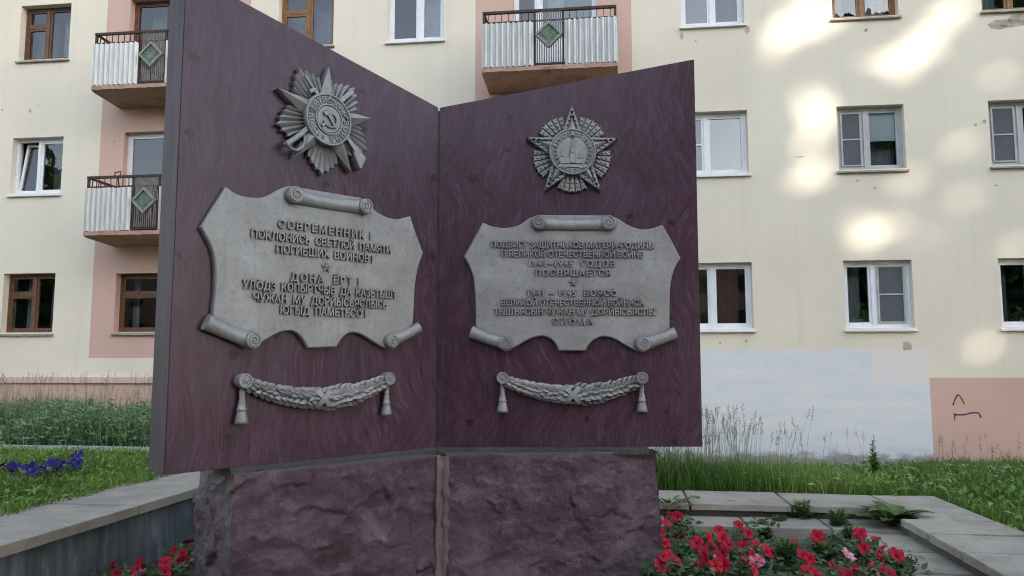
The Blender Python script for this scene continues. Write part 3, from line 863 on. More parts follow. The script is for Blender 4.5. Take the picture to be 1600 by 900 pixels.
    if not st.get('door'):
        sm = MB(); pr = 0.06
        e_ = 0.03
        sm.add([(u0 - e_, -pr, z0 - .035), (u1 + e_, -pr, z0 - .035), (u1 + e_, rec + .01, z0 + .012), (u0 - e_, rec + .01, z0 + .012),
                (u0 - e_, -pr, z0 - .065), (u1 + e_, -pr, z0 - .065), (u1 + e_, -.0, z0 - .065), (u0 - e_, -.0, z0 - .065)],
               [(0, 1, 2, 3), (4, 5, 1, 0), (7, 6, 5, 4), (4, 0, 3, 7), (1, 5, 6, 2)])
        sm.build('sill', 'white_window_plastic' if st['m'] == 'white_window_plastic' else 'sill_sheet_metal', root)
for o_ in openings: make_window(*o_)

def make_balcony(uc, zf, seed):
    """balcony slab whose walking level is zf - sub-parts hang on the slab"""
    rr = random.Random(seed)
    hw, out = 1.16, 0.86
    mb = MB()
    # slab thins towards the front, broken front edge
    n = 40; vs = []
    for i in range(n + 1):
        u = uc - hw - .03 + (2 * hw + .06) * i / n
        j = 0.02 * noise.fractal(Vector((u * 6, seed, 0)), .8, 2, 3)
        vs += [(u, -.01, zf - .03), (u, -out - .05 + j, zf - .03), (u, -out - .05 + j * 1.6, zf - .10 - .6 * abs(j)), (u, -out + .06, zf - .13), (u, -.01, zf - .17)]
    fs = []
    for i in range(n):
        a, b = i * 5, i * 5 + 5
        for k in range(4): fs.append((a + k, b + k, b + k + 1, a + k + 1))
    fs += [(0, 1, 2, 3, 4), tuple(n * 5 + k for k in (4, 3, 2, 1, 0))]
    mb.add(vs, fs)
    root = mb.build('balcony', 'balcony_concrete', building)
    zt = zf + 1.0
    r_ = MB(); f_ = -out
    r_.box(uc - hw - .02, uc + hw + .02, f_ - .03, f_ + .02, zt - .03, zt + .015)           # top rail
    for s in (-1, 1):
        r_.box(uc + s * hw - .02, uc + s * hw + .02, f_ + .02, -.01, zt - .028, zt + .012)
        for k in range(7): y = f_ + .1 + k * .12; r_.box(uc + s * hw - .006, uc + s * hw + .006, y - .006, y + .006, zf - .028, zt - .03)
        r_.box(uc + s * hw - .02, uc + s * hw + .02, f_ - .02, f_ + .02, zf - .028, zt - .03)
        r_.box(uc + s * .25 - .018, uc + s * .25 + .018, f_ - .02, f_ + .015, zf - .028, zt - .03)
    r_.box(uc - hw, uc + hw, f_ - .018, f_ + .012, zf + .0, zf + .035)
    r_.box(uc - hw, uc + hw, f_ - .012, f_ + .008, zt - .20, zt - .175)
    for k in range(19):
        u = uc - hw + .08 + k * (2 * hw - .16) / 18
        if abs(u - uc) > .27: r_.box(u - .006, u + .006, f_ - .006, f_ + .006, zf + .035, zt - .03)
    r_.build('railing', 'rusty_iron', root)
    r_ = MB()
    for k in range(11):
        u = uc - .205 + k * .041
        r_.box(u - .0095, u + .0095, f_ - .028, f_ - .012, zf + .04, zt - .035)
    r_.build('balusters', 'bar_paint', root)
    for s in (-1, 1):
        c = MB(); a, b = (uc - hw - .03, uc - .27) if s < 0 else (uc + .28, uc + hw + .04)
        n = 150; vs = []; tl = rr.uniform(-.01, .03)
        for i in range(n + 1):
            u = a + (b - a) * i / n
            y = f_ - .05 + .022 * math.sin((u - a) * 2 * math.pi / .098) + rr.uniform(-.001, .001)
            t_ = .02 * math.sin(i * .5) * .3
            vs += [(u, y, zf - .02), (u, y - .01, zf + .78 + tl * i / n + t_)]
        c.add(vs, [(2 * i, 2 * i + 2, 2 * i + 3, 2 * i + 1) for i in range(n)])
        # return along the side
        vs = []; us = uc + s * (hw + .03)
        for i in range(81):
            y = f_ - .03 + (out - .06) * i / 80
            vs += [(us + .014 * math.sin(i * .9), y, zf - .02), (us + .014 * math.sin(i * .9), y, zf + .78)]
        if s > 0: c.add(vs, [(2 * i, 2 * i + 2, 2 * i + 3, 2 * i + 1) for i in range(80)])
        c.build('corrugated_sheet', 'corrugated_galvanised', root, smooth=True)
    d = MB(); cz = zf + .52; q = .245
    for (r0, r1, h0, h1, m) in ((q, q - .055, .03, .075, 0), (q - .055, .105, .03, .045, 1), (.105, .085, .03, .06, 0), (.085, 0, .03, .05, 1)):
        for k in range(4):
            a0, a1 = math.pi / 2 * k, math.pi / 2 * (k + 1)
            P = lambda r, a: (uc + r * math.cos(a), cz + r * math.sin(a))
            if r1 > 0: d.prism([P(r0, a0), P(r0, a1), P(r1, a1), P(r1, a0)], 0.0, h1, 0.004, m)
            else: d.prism([P(r0, a0), P(r0, a1), (uc, cz)], 0.0, h1, 0, m)
    o = d.build('diamond_ornament', ['ornament_frame', 'ornament_green'], root); o.location = (0, f_ - .03, 0)
    return root
make_balcony(-6.67, 6.85, 3); make_balcony(-6.67, 4.08, 8); make_balcony(0.76, 6.84, 21)

def graffiti():
    mb = MB()
    def stroke(pts, w):
        P = catmull(pts, 8)
        q = []
        for p in P:
            u, z = on_facade(p.x, p.y); q.append(Vector((u, -.0025, z)))
        L, Rr = [], []
        for i, p in enumerate(q):
            d = (q[min(i + 1, len(q) - 1)] - q[max(0, i - 1)]).normalized(); n_ = Vector((-d.z, 0, d.x))
            k = w * (0.75 + .35 * noise.noise(Vector((i * .4, w, 0)))); L.append(p + n_ * k); Rr.append(p - n_ * k)
        n = len(q); vs = [tuple(a) for a in L + Rr]
        mb.add(vs, [(i, i + 1, n + i + 1, n + i) for i in range(n - 1)])
    stroke([(1489, 633), (1493, 622), (1497, 616)], .016)
    stroke([(1498, 617), (1503, 624), (1507, 632)], .013)
    stroke([(1491, 648), (1505, 648), (1520, 645), (1529, 646), (1533, 653)], .017)
    stroke([(1490.5, 645), (1491.5, 650), (1492, 657)], .012)
    mb.build('graffiti', 'graffiti_ink', building)
graffiti()

def facade_pt(u, y, z): return BL + fe * u + fn * y + Vector((0, 0, z))
# shovel left on the lower balcony
sh = empty('shovel', facade_pt(-7.5, -.45, 4.05), BR, label='black shovel with a D grip standing on the lower left balcony', cat='shovel')
s = MB(); s.tube([(.14, 0, .05), (.06, 0, .6), (-.03, 0, 1.1)], .014, 8); s.build('shaft', 'black_tool', sh, smooth=True)
s = MB(); s.tube([(-.03, 0, 1.1), (-.10, 0, 1.17), (-.10, 0, 1.22), (.02, 0, 1.24), (.01, 0, 1.17), (-.03, 0, 1.1)], .013, 8); s.build('grip', 'black_tool', sh, smooth=True)
s = MB(); s.prism([(.04, .02), (.24, 0), (.23, -.0 + .3), (.06, .32)], -.005, .005); s.build('blade', 'black_tool', sh)
# things standing on the inner sills
def plant_in_window(u, z, label):
    r_ = empty('potted_plant', facade_pt(u, .30, z), BR, label=label, cat='houseplant')
    p = MB(); p.tube([(0, 0, 0), (0, 0, .1)], [.04, .055], 12, axis=Vector((0, 1, 0))); p.build('pot', 'pot_white', r_, smooth=True)
    n = 46; P = rng.normal(0, .03, (n, 3)); P[:, 2] = rng.uniform(.1, .24, n)
    D = rng.normal(0, 1, (n, 3)); D[:, 2] += .4
    fast_mesh('leaves', *leaf_cards(P, D, rng.normal(0, 1, (n, 3)), rng.uniform(.08, .16, n), rng.uniform(.04, .07, n), rng.uniform(0, 1, n)), 'weed_leaves', r_)
plant_in_window(3.32, 2.28, 'houseplant behind the glass of the ground floor window with dark red curtain')
plant_in_window(6.22, 2.28, 'houseplant beside the pale box in the window above the white painted wall')
plant_in_window(8.75, 2.28, 'houseplant in the ground floor window cut by the right edge')
bx = empty('storage_box', facade_pt(6.08, .32, 2.26), BR, label='small pale grey appliance box on the inner sill of a ground floor window', cat='box')
s = MB(); s.box(-.17, .17, -.06, .06, 0, .15); s.build('case', 'box_grey', bx)
s = MB(); s.box(-.14, .14, -.067, -.06, .02, .12, 0); s.disc((-.07, .07), .025, .067, .075, 16, 0, 0); s.disc((.07, .07), .025, .067, .075, 16, 0, 0); s.build('front_panel', 'curtain_white', bx)

# ------------------------------------------------------------------ the memorial
memorial = empty('war_memorial', (J.x, J.y, 0), 0, label='crimson stone war memorial shaped like an open book on a rough hewn pedestal', cat='monument')
ZB = 1.026
def panel_part(name, mb, mats, side, label=None, **k):
    o = mb.build(name, mats, memorial, loc=(0, 0, 0), rotz=PANEL_YAW[side], **k)
    if label: o['label'] = label
    return o
def make_slab(side):
    pts = {'L': [(-1.885, ZB), (-.004, ZB), (-.004, 3.482), (-1.885, 3.803)], 'R': [(.004, ZB), (1.885, ZB), (1.892, 3.868), (.004, 3.482)]}[side]
    bm = bmesh.new()
    fr = [bm.verts.new((x, 0, z)) for x, z in pts]; bk = [bm.verts.new((x, .205, z)) for x, z in pts]
    f = bm.faces.new(fr); bm.faces.new(bk[::-1])
    for i in range(4):
        q = bm.faces.new((fr[i], bk[i], bk[(i + 1) % 4], fr[(i + 1) % 4])); q.material_index = 1
    bmesh.ops.recalc_face_normals(bm, faces=bm.faces)
    bmesh.ops.bevel(bm, geom=bm.edges[:], offset=.005, segments=2, affect='EDGES')
    mb = MB(); bm.verts.index_update()
    mb.add([v.co.copy() for v in bm.verts], [[v.index for v in f.verts] for f in bm.faces])
    mb.mi = [f.material_index for f in bm.faces]; bm.free()
    return panel_part('stone_slab', mb, ['polished_crimson_quartzite', 'sawn_stone_edge'], side)
make_slab('L'); make_slab('R')
q = MB(); q.add([(x, y, z) for z in (ZB, 3.46) for x, y in ((-.012, .012), (.012, .012), (.01, .2), (-.14, .15))], [(0, 1, 5, 4), (1, 2, 6, 5), (2, 3, 7, 6), (3, 0, 4, 7), (4, 5, 6, 7), (3, 2, 1, 0)])
q.build('seam_filler', 'dark_concrete', memorial)

# pedestal: two rough-hewn blocks that meet under the seam, bedding, mortar joint
PED_T = 0.995
pj = Vector((-.473, 5.285, 0)); pr = Vector((1.03, 5.57, 0)); pl = Vector((-1.547, 4.375, 0))
def hewn_block(A, B, depth, side, seed, ends):
    """rough block with front face from A (left) to B (right)"""
    e = (B - A); W = e.length; e.normalize(); n = Vector((-e.y, e.x, 0))
    z0, z1 = -.05, PED_T
    bm = bmesh.new()
    NX, NZ, ND = int(W / .012), 84, int(depth / .016)
    def disp(x, y, z, face):
        p = Vector((x * 1.0 + seed, y, z))
        big = noise.fractal(p * 2.1, 1.0, 2.0, 3) * .040
        med = noise.ridged_multi_fractal(Vector((p.x * 4, p.y * 2.4, p.z * 3)), .9, 2.1, 4, 1.0, 2.0) * .013
        fin = noise.fractal(Vector((p.x * 16, p.y * 13, p.z * 15)), .8, 2.1, 6) * .008
        chip = 0.0
        for sc_, am in ((4.5, .15), (11.0, .15), (24.0, .12)):
            q = Vector((p.x * sc_, y * sc_, z * sc_ * 1.35)) + Vector((noise.noise(p * 9), 0, noise.noise(p * 9 + Vector((5, 5, 5))))) * .25
            c = noise.voronoi(q)[1][0]; d_ = q - c
            chip += (noise.noise(c * 3.7) * d_.x + noise.noise(c * 3.7 + Vector((9, 2, 4))) * d_.z + .35 * noise.noise(c * 1.9)) * am / sc_
        return big + med * .5 + fin * .7 + chip
    grid = {}
    def vert(ix, iy, iz):
        k = (ix, iy, iz)
        if k in grid: return grid[k]
        x, y, z = W * ix / NX, depth * iy / ND, z0 + (z1 - z0) * iz / NZ
        et = min(1, (z1 - z) / .07)                # calmer at the drafted top edge
        d = disp(x, y, z, 0)
        ox = oy = 0
        if iy == 0: oy = -(d - .004) * et
        if ix == 0 and 'l' in ends: ox = -(d * 1.1 - .012) * et
        if ix == NX and 'r' in ends: ox = d * .8 * et
        if (ix == 0 and 'l' not in ends) or (ix == NX and 'r' not in ends): oy *= .25
        if iz == NZ: z += .004 * noise.noise(Vector((x * 9, y * 9, seed)))
        # drafted margin beside the joint
        q = A + e * (x + ox) + n * (y + oy)
        v = bm.verts.new((q.x - J.x, q.y - J.y, z)); grid[k] = v
        return v
    def sheet(fn, a, b, mi):
        for i in range(a):
            for j in range(b):
                f = bm.faces.new((vert(*fn(i, j)), vert(*fn(i + 1, j)), vert(*fn(i + 1, j + 1)), vert(*fn(i, j + 1)))); f.material_index = mi
    sheet(lambda i, j: (i, 0, j), NX, NZ, 0)
    sheet(lambda i, j: (i, j, NZ), NX, ND, 2)
    sheet(lambda i, j: (0, j, NZ - i), NZ, ND, 1)
    sheet(lambda i, j: (NX, j, i), NZ, ND, 0)
    sheet(lambda i, j: (i, ND, NZ - j), NX, NZ, 1)
    bm.verts.index_update()
    mb = MB(); mb.add([v.co.copy() for v in bm.verts], [[v.index for v in f.verts] for f in bm.faces]); mb.mi = [f.material_index for f in bm.faces]; bm.free()
    return mb.build('pedestal_block', ['rough_hewn_quartzite', 'weathered_hewn_quartzite', 'ledge_stone'], memorial, smooth=True)
eL = (pj - pl).normalized(); eR = (pr - pj).normalized()
hewn_block(pl, pj - eL * .03, .56, 'L', 3.3, 'l')
hewn_block(pj + eR * .03, pr, .5, 'R', 11.7, 'r')
def joint():
    mb = MB(); zs = np.linspace(-.05, PED_T - .004, 50); n1 = Vector((eL.y, -eL.x, 0)); n2 = Vector((eR.y, -eR.x, 0))
    vs = []
    for z in zs:
        k = .016 * noise.fractal(Vector((3, 1, z * 11)), .8, 2, 4); k2 = .016 * noise.fractal(Vector((7, 1, z * 14)), .8, 2, 3)
        for p in (pj - eL * (.05 + k) + n1 * .012, pj - eL * .006 + n1 * (.026 + k), pj + (n1 + n2) * .002, pj + eR * .006 + n2 * (.026 + k2), pj + eR * (.048 + k2) + n2 * .012):
            vs.append((p.x - J.x, p.y - J.y, z))
    mb.add(vs, [(i * 5 + k, i * 5 + k + 1, i * 5 + k + 6, i * 5 + k + 5) for i in range(len(zs) - 1) for k in range(4)])
    mb.build('mortar_joint', 'pink_mortar', memorial, smooth=True)
joint()
def bedding():
    for side, (x0, x1) in (('L', (-1.52, .03)), ('R', (-.03, 1.50))):
        mb = MB(); n = 90; vs = []
        for i in range(n + 1):
            x = x0 + (x1 - x0) * i / n
            for k, z in enumerate((PED_T - .02, PED_T + .015, ZB + .004)):
                vs.append((x, .006 - (.03, .022, .002)[k] + .012 * noise.fractal(Vector((x * 12, z * 30, 2)), .8, 2, 3), z))
            vs.append((x, .19, ZB + .004)); vs.append((x, .19, PED_T - .02))
        mb.add(vs, [(i * 5 + k, i * 5 + 5 + k, i * 5 + 6 + k, i * 5 + 1 + k) for i in range(n) for k in range(4)] + [(0, 1, 2, 3, 4), (n * 5 + 4, n * 5 + 3, n * 5 + 2, n * 5 + 1, n * 5)])
        panel_part('mortar_bed', mb, 'mortar_bed', side)
    mb = MB()   # footing under the blocks
    mb.bar((pj.x - J.x, pj.y - J.y + .27, .02), (pr.x - J.x + .06, pr.y - J.y + .27, .02), .72, .30)
    mb.build('footing', 'dark_concrete', memorial)
    mb = MB(); c = (pl - eL * .05); mb.bar((c.x - J.x - .2, c.y - J.y + .2, -.1), (pj.x - J.x - .2, pj.y - J.y + .25, -.1), .66, .28)
    mb.build('footing', 'dark_concrete', memorial)
bedding()

# scroll plaques -------------------------------------------------------
def zoom_pts(seq, side, ox, oy, k): return [on_panel(ox + X / k, oy + Y / k, side) for X, Y in seq]
PLAQUES = {
 'R': dict(o=(700, 320, 3.6), segs=[
    [(195,105),(255,128),(330,135),(400,118),(455,82),(510,62)], [(510,62),(895,65)], [(895,65),(950,82),(1000,115),(1065,140),(1130,140),(1200,118)],
    [(1200,118),(1250,206),(1302,305)], [(1302,305),(1265,370),(1245,460),(1240,580),(1240,700)], [(1240,700),(1150,765),(1090,828)],
    [(1090,828),(1050,822),(990,790),(930,755),(870,742),(815,762),(785,795),(772,822)], [(772,822),(620,822)],
    [(620,822),(600,780),(565,750),(520,740),(460,755),(400,788),(345,820),(315,826)], [(315,826),(240,770),(155,700)],
    [(155,700),(155,570),(145,430),(125,360),(90,295)], [(90,295),(140,205),(195,105)]],
    rolls=[((508,110),(895,112),40,42,.80,'both'), ((128,716),(318,783),38,36,.86,'b'), ((1272,722),(1086,787),36,40,.86,'b')],
    lines=[('ПОДВИГУ ЗАЩИТНИКОВ МАТЕРИ–РОДИНЫ',(242,225),(1152,238)),('В ВЕЛИКОЙ ОТЕЧЕСТВЕННОЙ ВОЙНЕ',(303,278),(1090,287)),('1941–1945  ГОДОВ',(448,332),(930,337)),
           ('ПОСВЯЩАЕТСЯ',(490,385),(908,388)),('1941 – 1945  ВОЯСÖ',(443,497),(942,500)),('ВЕЛИКÖЙ ОТЕЧЕСТВЕННÖЙ ВОЙНАСА',(297,550),(1095,555)),
           ('ТЫШЪЯСЫН ЧУЖАН МУ ДОРЙЫСЬЯСЛЫ',(258,602),(1158,606)),('СИÖМА',(583,657),(812,660))], star=(700,442), cap=.045),
 'L': dict(o=(300, 270, 3.0), segs=[
    [(145,70),(200,105),(270,120),(330,115),(390,85),(440,65)], [(440,65),(780,122)], [(780,122),(815,150),(850,185),(900,212),(950,220),(1008,207)],
    [(1008,207),(1035,290),(1068,378)], [(1068,378),(1045,440),(1030,530),(1025,620),(1020,710)], [(1020,710),(960,770),(905,828)],
    [(905,828),(870,815),(830,790),(780,760),(735,750),(700,765),(675,795),(662,818)], [(662,818),(528,822)],
    [(528,822),(503,780),(475,752),(440,742),(390,752),(330,785),(280,820),(245,828)], [(245,828),(150,760),(80,690)],
    [(80,690),(92,560),(95,450),(80,360),(28,258)], [(28,258),(85,165),(145,70)]],
    rolls=[((455,112),(783,165),38,37,.80,'both'), ((50,700),(258,787),36,35,.86,'b'), ((1045,727),(907,792),30,33,.86,'b')],
    lines=[('СОВРЕМЕННИК !',(385,245),(820,298)),('ПОКЛОНИСЬ  СВЕТЛОЙ  ПАМЯТИ',(258,292),(912,362)),('ПОГИБШИХ  ВОИНОВ !',(375,362),(828,405)),
           ('ДОНА  ЁРТ !',(443,492),(765,512)),('УЛÖДЗ  КОПЫРТЧЫВ  ДА  КАЗЬТЫШТ',(218,528),(938,572)),('ЧУЖАН  МУ  ДОРЙЫСЬЯСЛЫСЬ',(265,588),(893,618)),
           ('ЮГЫД  ПАМЕТЬСÖ !',(393,645),(795,660))], star=(610,448), cap=.049),
}
def text_mesh(txt, cap, width=None, extrude=.007, spacing=1.0, bold=.0):
    cu = bpy.data.curves.new('lettering', 'FONT'); cu.body = txt
    cu.size = cap / 0.729; cu.align_x = 'CENTER'; cu.extrude = extrude / 2; cu.bevel_depth = bold; cu.bevel_resolution = 0; cu.space_character = spacing
    cu.resolution_u = 3
    o = bpy.data.objects.new('lettering', cu); COL.objects.link(o)
    def measure():
        bpy.context.view_layer.update(); return o.dimensions.x
    sx = 1.0
    if width:
        w1 = measure(); cu.space_character = 1.2; w2 = measure()
        s_ = 1.0 + .2 * (width - w1) / max(1e-6, w2 - w1)
        cu.space_character = min(1.9, max(.98, s_)); sx = width / measure()
    dg = bpy.context.evaluated_depsgraph_get(); dg.update()
    me = bpy.data.meshes.new_from_object(o.evaluated_get(dg))
    V = [(v.co.x * sx, v.co.y, v.co.z) for v in me.vertices]; Fc = [tuple(p.vertices) for p in me.polygons]
    bpy.data.objects.remove(o); bpy.data.curves.remove(cu); bpy.data.meshes.remove(me)
    return V, Fc
def star_relief(mb, c, r, h0, h1, rin=.42, rot=90):
    for k in range(5):
        a = R(rot + 72 * k)
        T = (c[0] + r * math.cos(a), c[1] + r * math.sin(a))
        for s in (-1, 1):
            b = a + s * R(36); V_ = (c[0] + r * rin * math.cos(b), c[1] + r * rin * math.sin(b))
            vs = [(c[0], -h1, c[1]), (T[0], -h0, T[1]), (V_[0], -h0, V_[1]), (T[0], 0, T[1]), (V_[0], 0, V_[1])]
            f = [(0, 1, 2), (1, 3, 4, 2)] if s < 0 else [(0, 2, 1), (1, 2, 4, 3)]
            mb.add(vs, f)
def make_plaque(side):
    P = PLAQUES[side]; ox, oy, k = P['o']
    pts = []
    for s in P['segs']:
        q = catmull([Vector(p) for p in zoom_pts(s, side, ox, oy, k)], 6) if len(s) > 2 else [Vector(p) for p in zoom_pts(s, side, ox, oy, k)]
        pts += [(p.x, p.y) for p in q[:-1]]
    mb = MB(); mb.prism(pts, -.001, .040, .007)
    lab = {'L': 'scroll plaque with seven lines of raised lettering on the left slab', 'R': 'scroll plaque with eight lines of raised lettering on the right slab'}[side]
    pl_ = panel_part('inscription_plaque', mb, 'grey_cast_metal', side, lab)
    sc_ = (1 / 246.0 if side == 'L' else 1 / 219.0) / k
    for (a, b, ra, rb, mid, ends) in P['rolls']:
        A = on_panel(ox + a[0] / k, oy + a[1] / k, side); B = on_panel(ox + b[0] / k, oy + b[1] / k, side)
        ra *= sc_; rb *= sc_
        A = Vector((A[0], -.036, A[1])); B = Vector((B[0], -.036, B[1]))
        mb = MB(); n = 22
        d = (B - A).normalized(); up = Vector((0, -1, 0)).cross(d)
        pp, rr = [], []
        for i in range(n + 1):
            t = i / n
            pp.append(A.lerp(B, t) + Vector((0, 0, -.012 if ends == 'both' else -.006)) * math.sin(math.pi * t))
            rr.append((ra * (1 - t) + rb * t) * (mid + (1 - mid) * abs(2 * t - 1) ** 2.2))
        mb.tube(pp, rr, 20, flat=.85)
        # rolled ends: a short drum facing the viewer with a spiral ridge
        for (E_, r_, sg) in ([(A, ra, 1)] if ends == 'both' else []) + [(B, rb, -1)]:
            c = (E_.x, E_.z); mb.disc(c, r_, .0, .086, 32, .006)
            sp = []
            for i in range(64):
                t = i / 63; a_ = sg * (t * 1.75 * 2 * math.pi) + (math.pi * .5)
                q = r_ * (.90 - .76 * t); sp.append(Vector((c[0] + q * math.cos(a_) * (1 if sg > 0 else 1), -.087, c[1] + q * math.sin(a_))))
            mb.tube(sp, [r_ * .12] * 64, 6)
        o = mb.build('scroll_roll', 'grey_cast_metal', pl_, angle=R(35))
    mb = MB()
    for (txt, a, b) in P['lines']:
        A = on_panel(ox + a[0] / k, oy + a[1] / k, side); B = on_panel(ox + b[0] / k, oy + b[1] / k, side)
        V, Fc = text_mesh(txt, P['cap'], B[0] - A[0], .011, bold=.0018)
        # the caps are centred on the line's middle height
        cx, cz = (A[0] + B[0]) / 2, (A[1] + B[1]) / 2
        sl = (B[1] - A[1]) / (B[0] - A[0])
        lm = MB(); lm.add([(cx + x, -.0465 - z, cz + y - P['cap'] / 2 + sl * x * .5) for x, y, z in V], Fc)
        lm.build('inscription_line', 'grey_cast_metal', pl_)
    c = on_panel(ox + P['star'][0] / k, oy + P['star'][1] / k, side)
    sm = MB(); star_relief(sm, c, .036, .046, .062); sm.build('star', 'grey_cast_metal', pl_)
make_plaque('L'); make_plaque('R')

# order emblems ---------------------------------------------------------
def fan(mb, c, a0, a1, n, rfun, rin, h, amp, tip=.004):
    """pleated rays between two angles, zigzag outer end"""
    for i in range(n):
        b0, bm_, b1 = [a0 + (a1 - a0) * (i + t) / n for t in (0, .5, 1)]
        def P(r, a, hh): return (c[0] + r * math.cos(a), -hh, c[1] + r * math.sin(a))
        r0, rm, r1 = rfun((i) / n) , rfun((i + .5) / n), rfun((i + 1) / n)
        rv0, rv1 = r0 * .93, r1 * .93
        vs = [P(rin, b0, h), P(rin, bm_, h + amp), P(rin, b1, h), P(rv1, b1, h * .7), P(rm, bm_, h * .7 + amp), P(rv0, b0, h * .7), P(rv1, b1, 0), P(rm, bm_, 0), P(rv0, b0, 0)]
        mb.add(vs, [(0, 1, 4, 5), (1, 2, 3, 4), (5, 4, 7, 8), (4, 3, 6, 7)])
def arm(mb, c, a, r0, R_, w, hb, hc, side_h=0.0):
    """one kite-shaped, ridged star arm"""
    t = Vector((math.cos(a), math.sin(a))); s = Vector((-t.y, t.x)); C = Vector(c)
    A = C + t * R_; L_ = C + t * r0 + s * w; Q = C + t * r0 - s * w; I = C + t * r0 * .95
    V = lambda p, h: (p.x, -h, p.y)
    mb.add([V(A, hb), V(L_, hb), V(Q, hb), V(I, hc), V(A, side_h), V(L_, side_h), V(Q, side_h)],
           [(0, 1, 3), (0, 3, 2), (1, 0, 4, 5), (0, 2, 6, 4)])
def ring_text(mb, c, txt, r, cap, a_start, a_end, h, flip=False):
    n = len(txt)
    for i, ch in enumerate(txt):
        if ch == ' ': continue
        a = a_start + (a_end - a_start) * i / (n - 1)
        V, Fc = text_mesh(ch, cap, None, .004, bold=.0013)
        ro = (a + math.pi / 2) if flip else (a - math.pi / 2)
        ca, sa = math.cos(ro), math.sin(ro)
        px, pz = c[0] + r * math.cos(a), c[1] + r * math.sin(a)
        mb.add([(px + x * ca - (y - cap / 2) * sa, -h - z, pz + x * sa + (y - cap / 2) * ca) for x, y, z in V], Fc)
def emblem_left():
    c = on_panel(503, 191, 'L'); RR = .36
    mb = MB()
    tilt = R(-2)
    for k in range(5):
        a0 = R(90 + 72 * k + 10) + tilt; a1 = R(90 + 72 * k + 62) + tilt
        fan(mb, c, a0, a1, 7, lambda t: RR * (.74 + .24 * (1 - abs(2 * t - 1))), .13, .042, .014)
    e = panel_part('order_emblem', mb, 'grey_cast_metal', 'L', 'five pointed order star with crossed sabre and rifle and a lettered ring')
    mb = MB()
    for k in range(5): arm(mb, c, R(90 + 72 * k) + tilt, .135, RR, .062, .046, .092)
    mb.build('star_arms', 'grey_cast_metal', e)
    def local(X, Y): return on_panel(400 + X / 4.5, 90 + Y / 4.5, 'L')
    V3 = lambda p, h: Vector((p[0], -h, p[1]))
    # sabre: from the hilt at lower left towards upper right
    mb = MB(); A, B = local(180, 620), local(640, 250)
    mb.bar(V3(local(280, 545), .058), V3(B, .058), .028, .02, up=Vector((0, 1, 0)))
    mb.tube([V3(local(178, 622), .066), V3(local(225, 590), .07), V3(local(285, 548), .066)], [.02, .017, .019], 10)
    mb.tube([V3(local(182, 628), .07), V3(local(205, 655), .068), V3(local(245, 668), .066), V3(local(285, 645), .066), V3(local(303, 600), .066), V3(local(290, 540), .066)], .0105, 8)
    mb.tube([V3(local(165, 610), .066), V3(local(190, 632), .066)], .02, 10)
    mb.build('sabre', 'grey_cast_metal', e, angle=R(40))
    mb = MB()   # rifle: butt lower right, bayonet upper left
    q = [local(640, 625), local(672, 640), local(738, 718), local(705, 795), local(690, 790), local(655, 700)]
    mb.prism(q, .0, .064, .006)
    mb.bar(V3(local(660, 660), .056), V3(local(375, 245), .056), .026, .026, up=Vector((0, 1, 0)))
    mb.bar(V3(local(375, 245), .06), V3(local(312, 140), .055), .011, .011, up=Vector((0, 1, 0)))
    mb.tube([V3(local(340, 258), .06), V3(local(378, 240), .06)], .014, 8)
    mb.build('rifle', 'grey_cast_metal', e)
    mb = MB(); mb.disc(c, .168, .0, .078, 48, .006); mb.ring(c, .160, .08, .0075); mb.ring(c, .094, .082, .0065)
    mb.build('lettered_ring', 'grey_cast_metal', e, angle=R(35))
    mb = MB(); ring_text(mb, c, 'ОТЕЧЕСТВЕННАЯ', .127, .036, R(222), R(28), .081)
    ring_text(mb, c, 'ВОЙНА', .127, .036, R(2), R(-78), .081)
    star_relief(mb, (c[0] + .127 * math.cos(R(-108)), c[1] + .127 * math.sin(R(-108))), .018, .079, .086, rot=20)
    mb.build('ring_lettering', 'grey_cast_metal', e)
    mb = MB(); mb.disc(c, .088, .07, .084, 40, .004); mb.build('centre_disc', 'grey_cast_metal', e, angle=R(35))
    mb = MB()   # hammer and sickle
    P = lambda x, z, h=.09: Vector((c[0] + x, -h, c[1] + z))
    mb.bar(P(.045, -.048), P(-.022, .036), .014, .012, up=Vector((0, 1, 0)))
    mb.bar(P(-.042, .022), P(-.002, .052), .024, .016, up=Vector((0, 1, 0)))
    sk = []; rr = []
    for i in range(19):
        t = i / 18; a_ = R(70 - 235 * t); sk.append(P(.004 + .048 * math.cos(a_), -.006 + .046 * math.sin(a_))); rr.append(.0025 + .006 * math.sin(math.pi * min(1, t * 1.15)) if t < .9 else .006)
    mb.tube(sk, rr, 8); mb.bar(P(-.038, -.036), P(-.056, -.054), .014, .012, up=Vector((0, 1, 0)))
    mb.build('hammer_and_sickle', 'grey_cast_metal', e)
emblem_left()
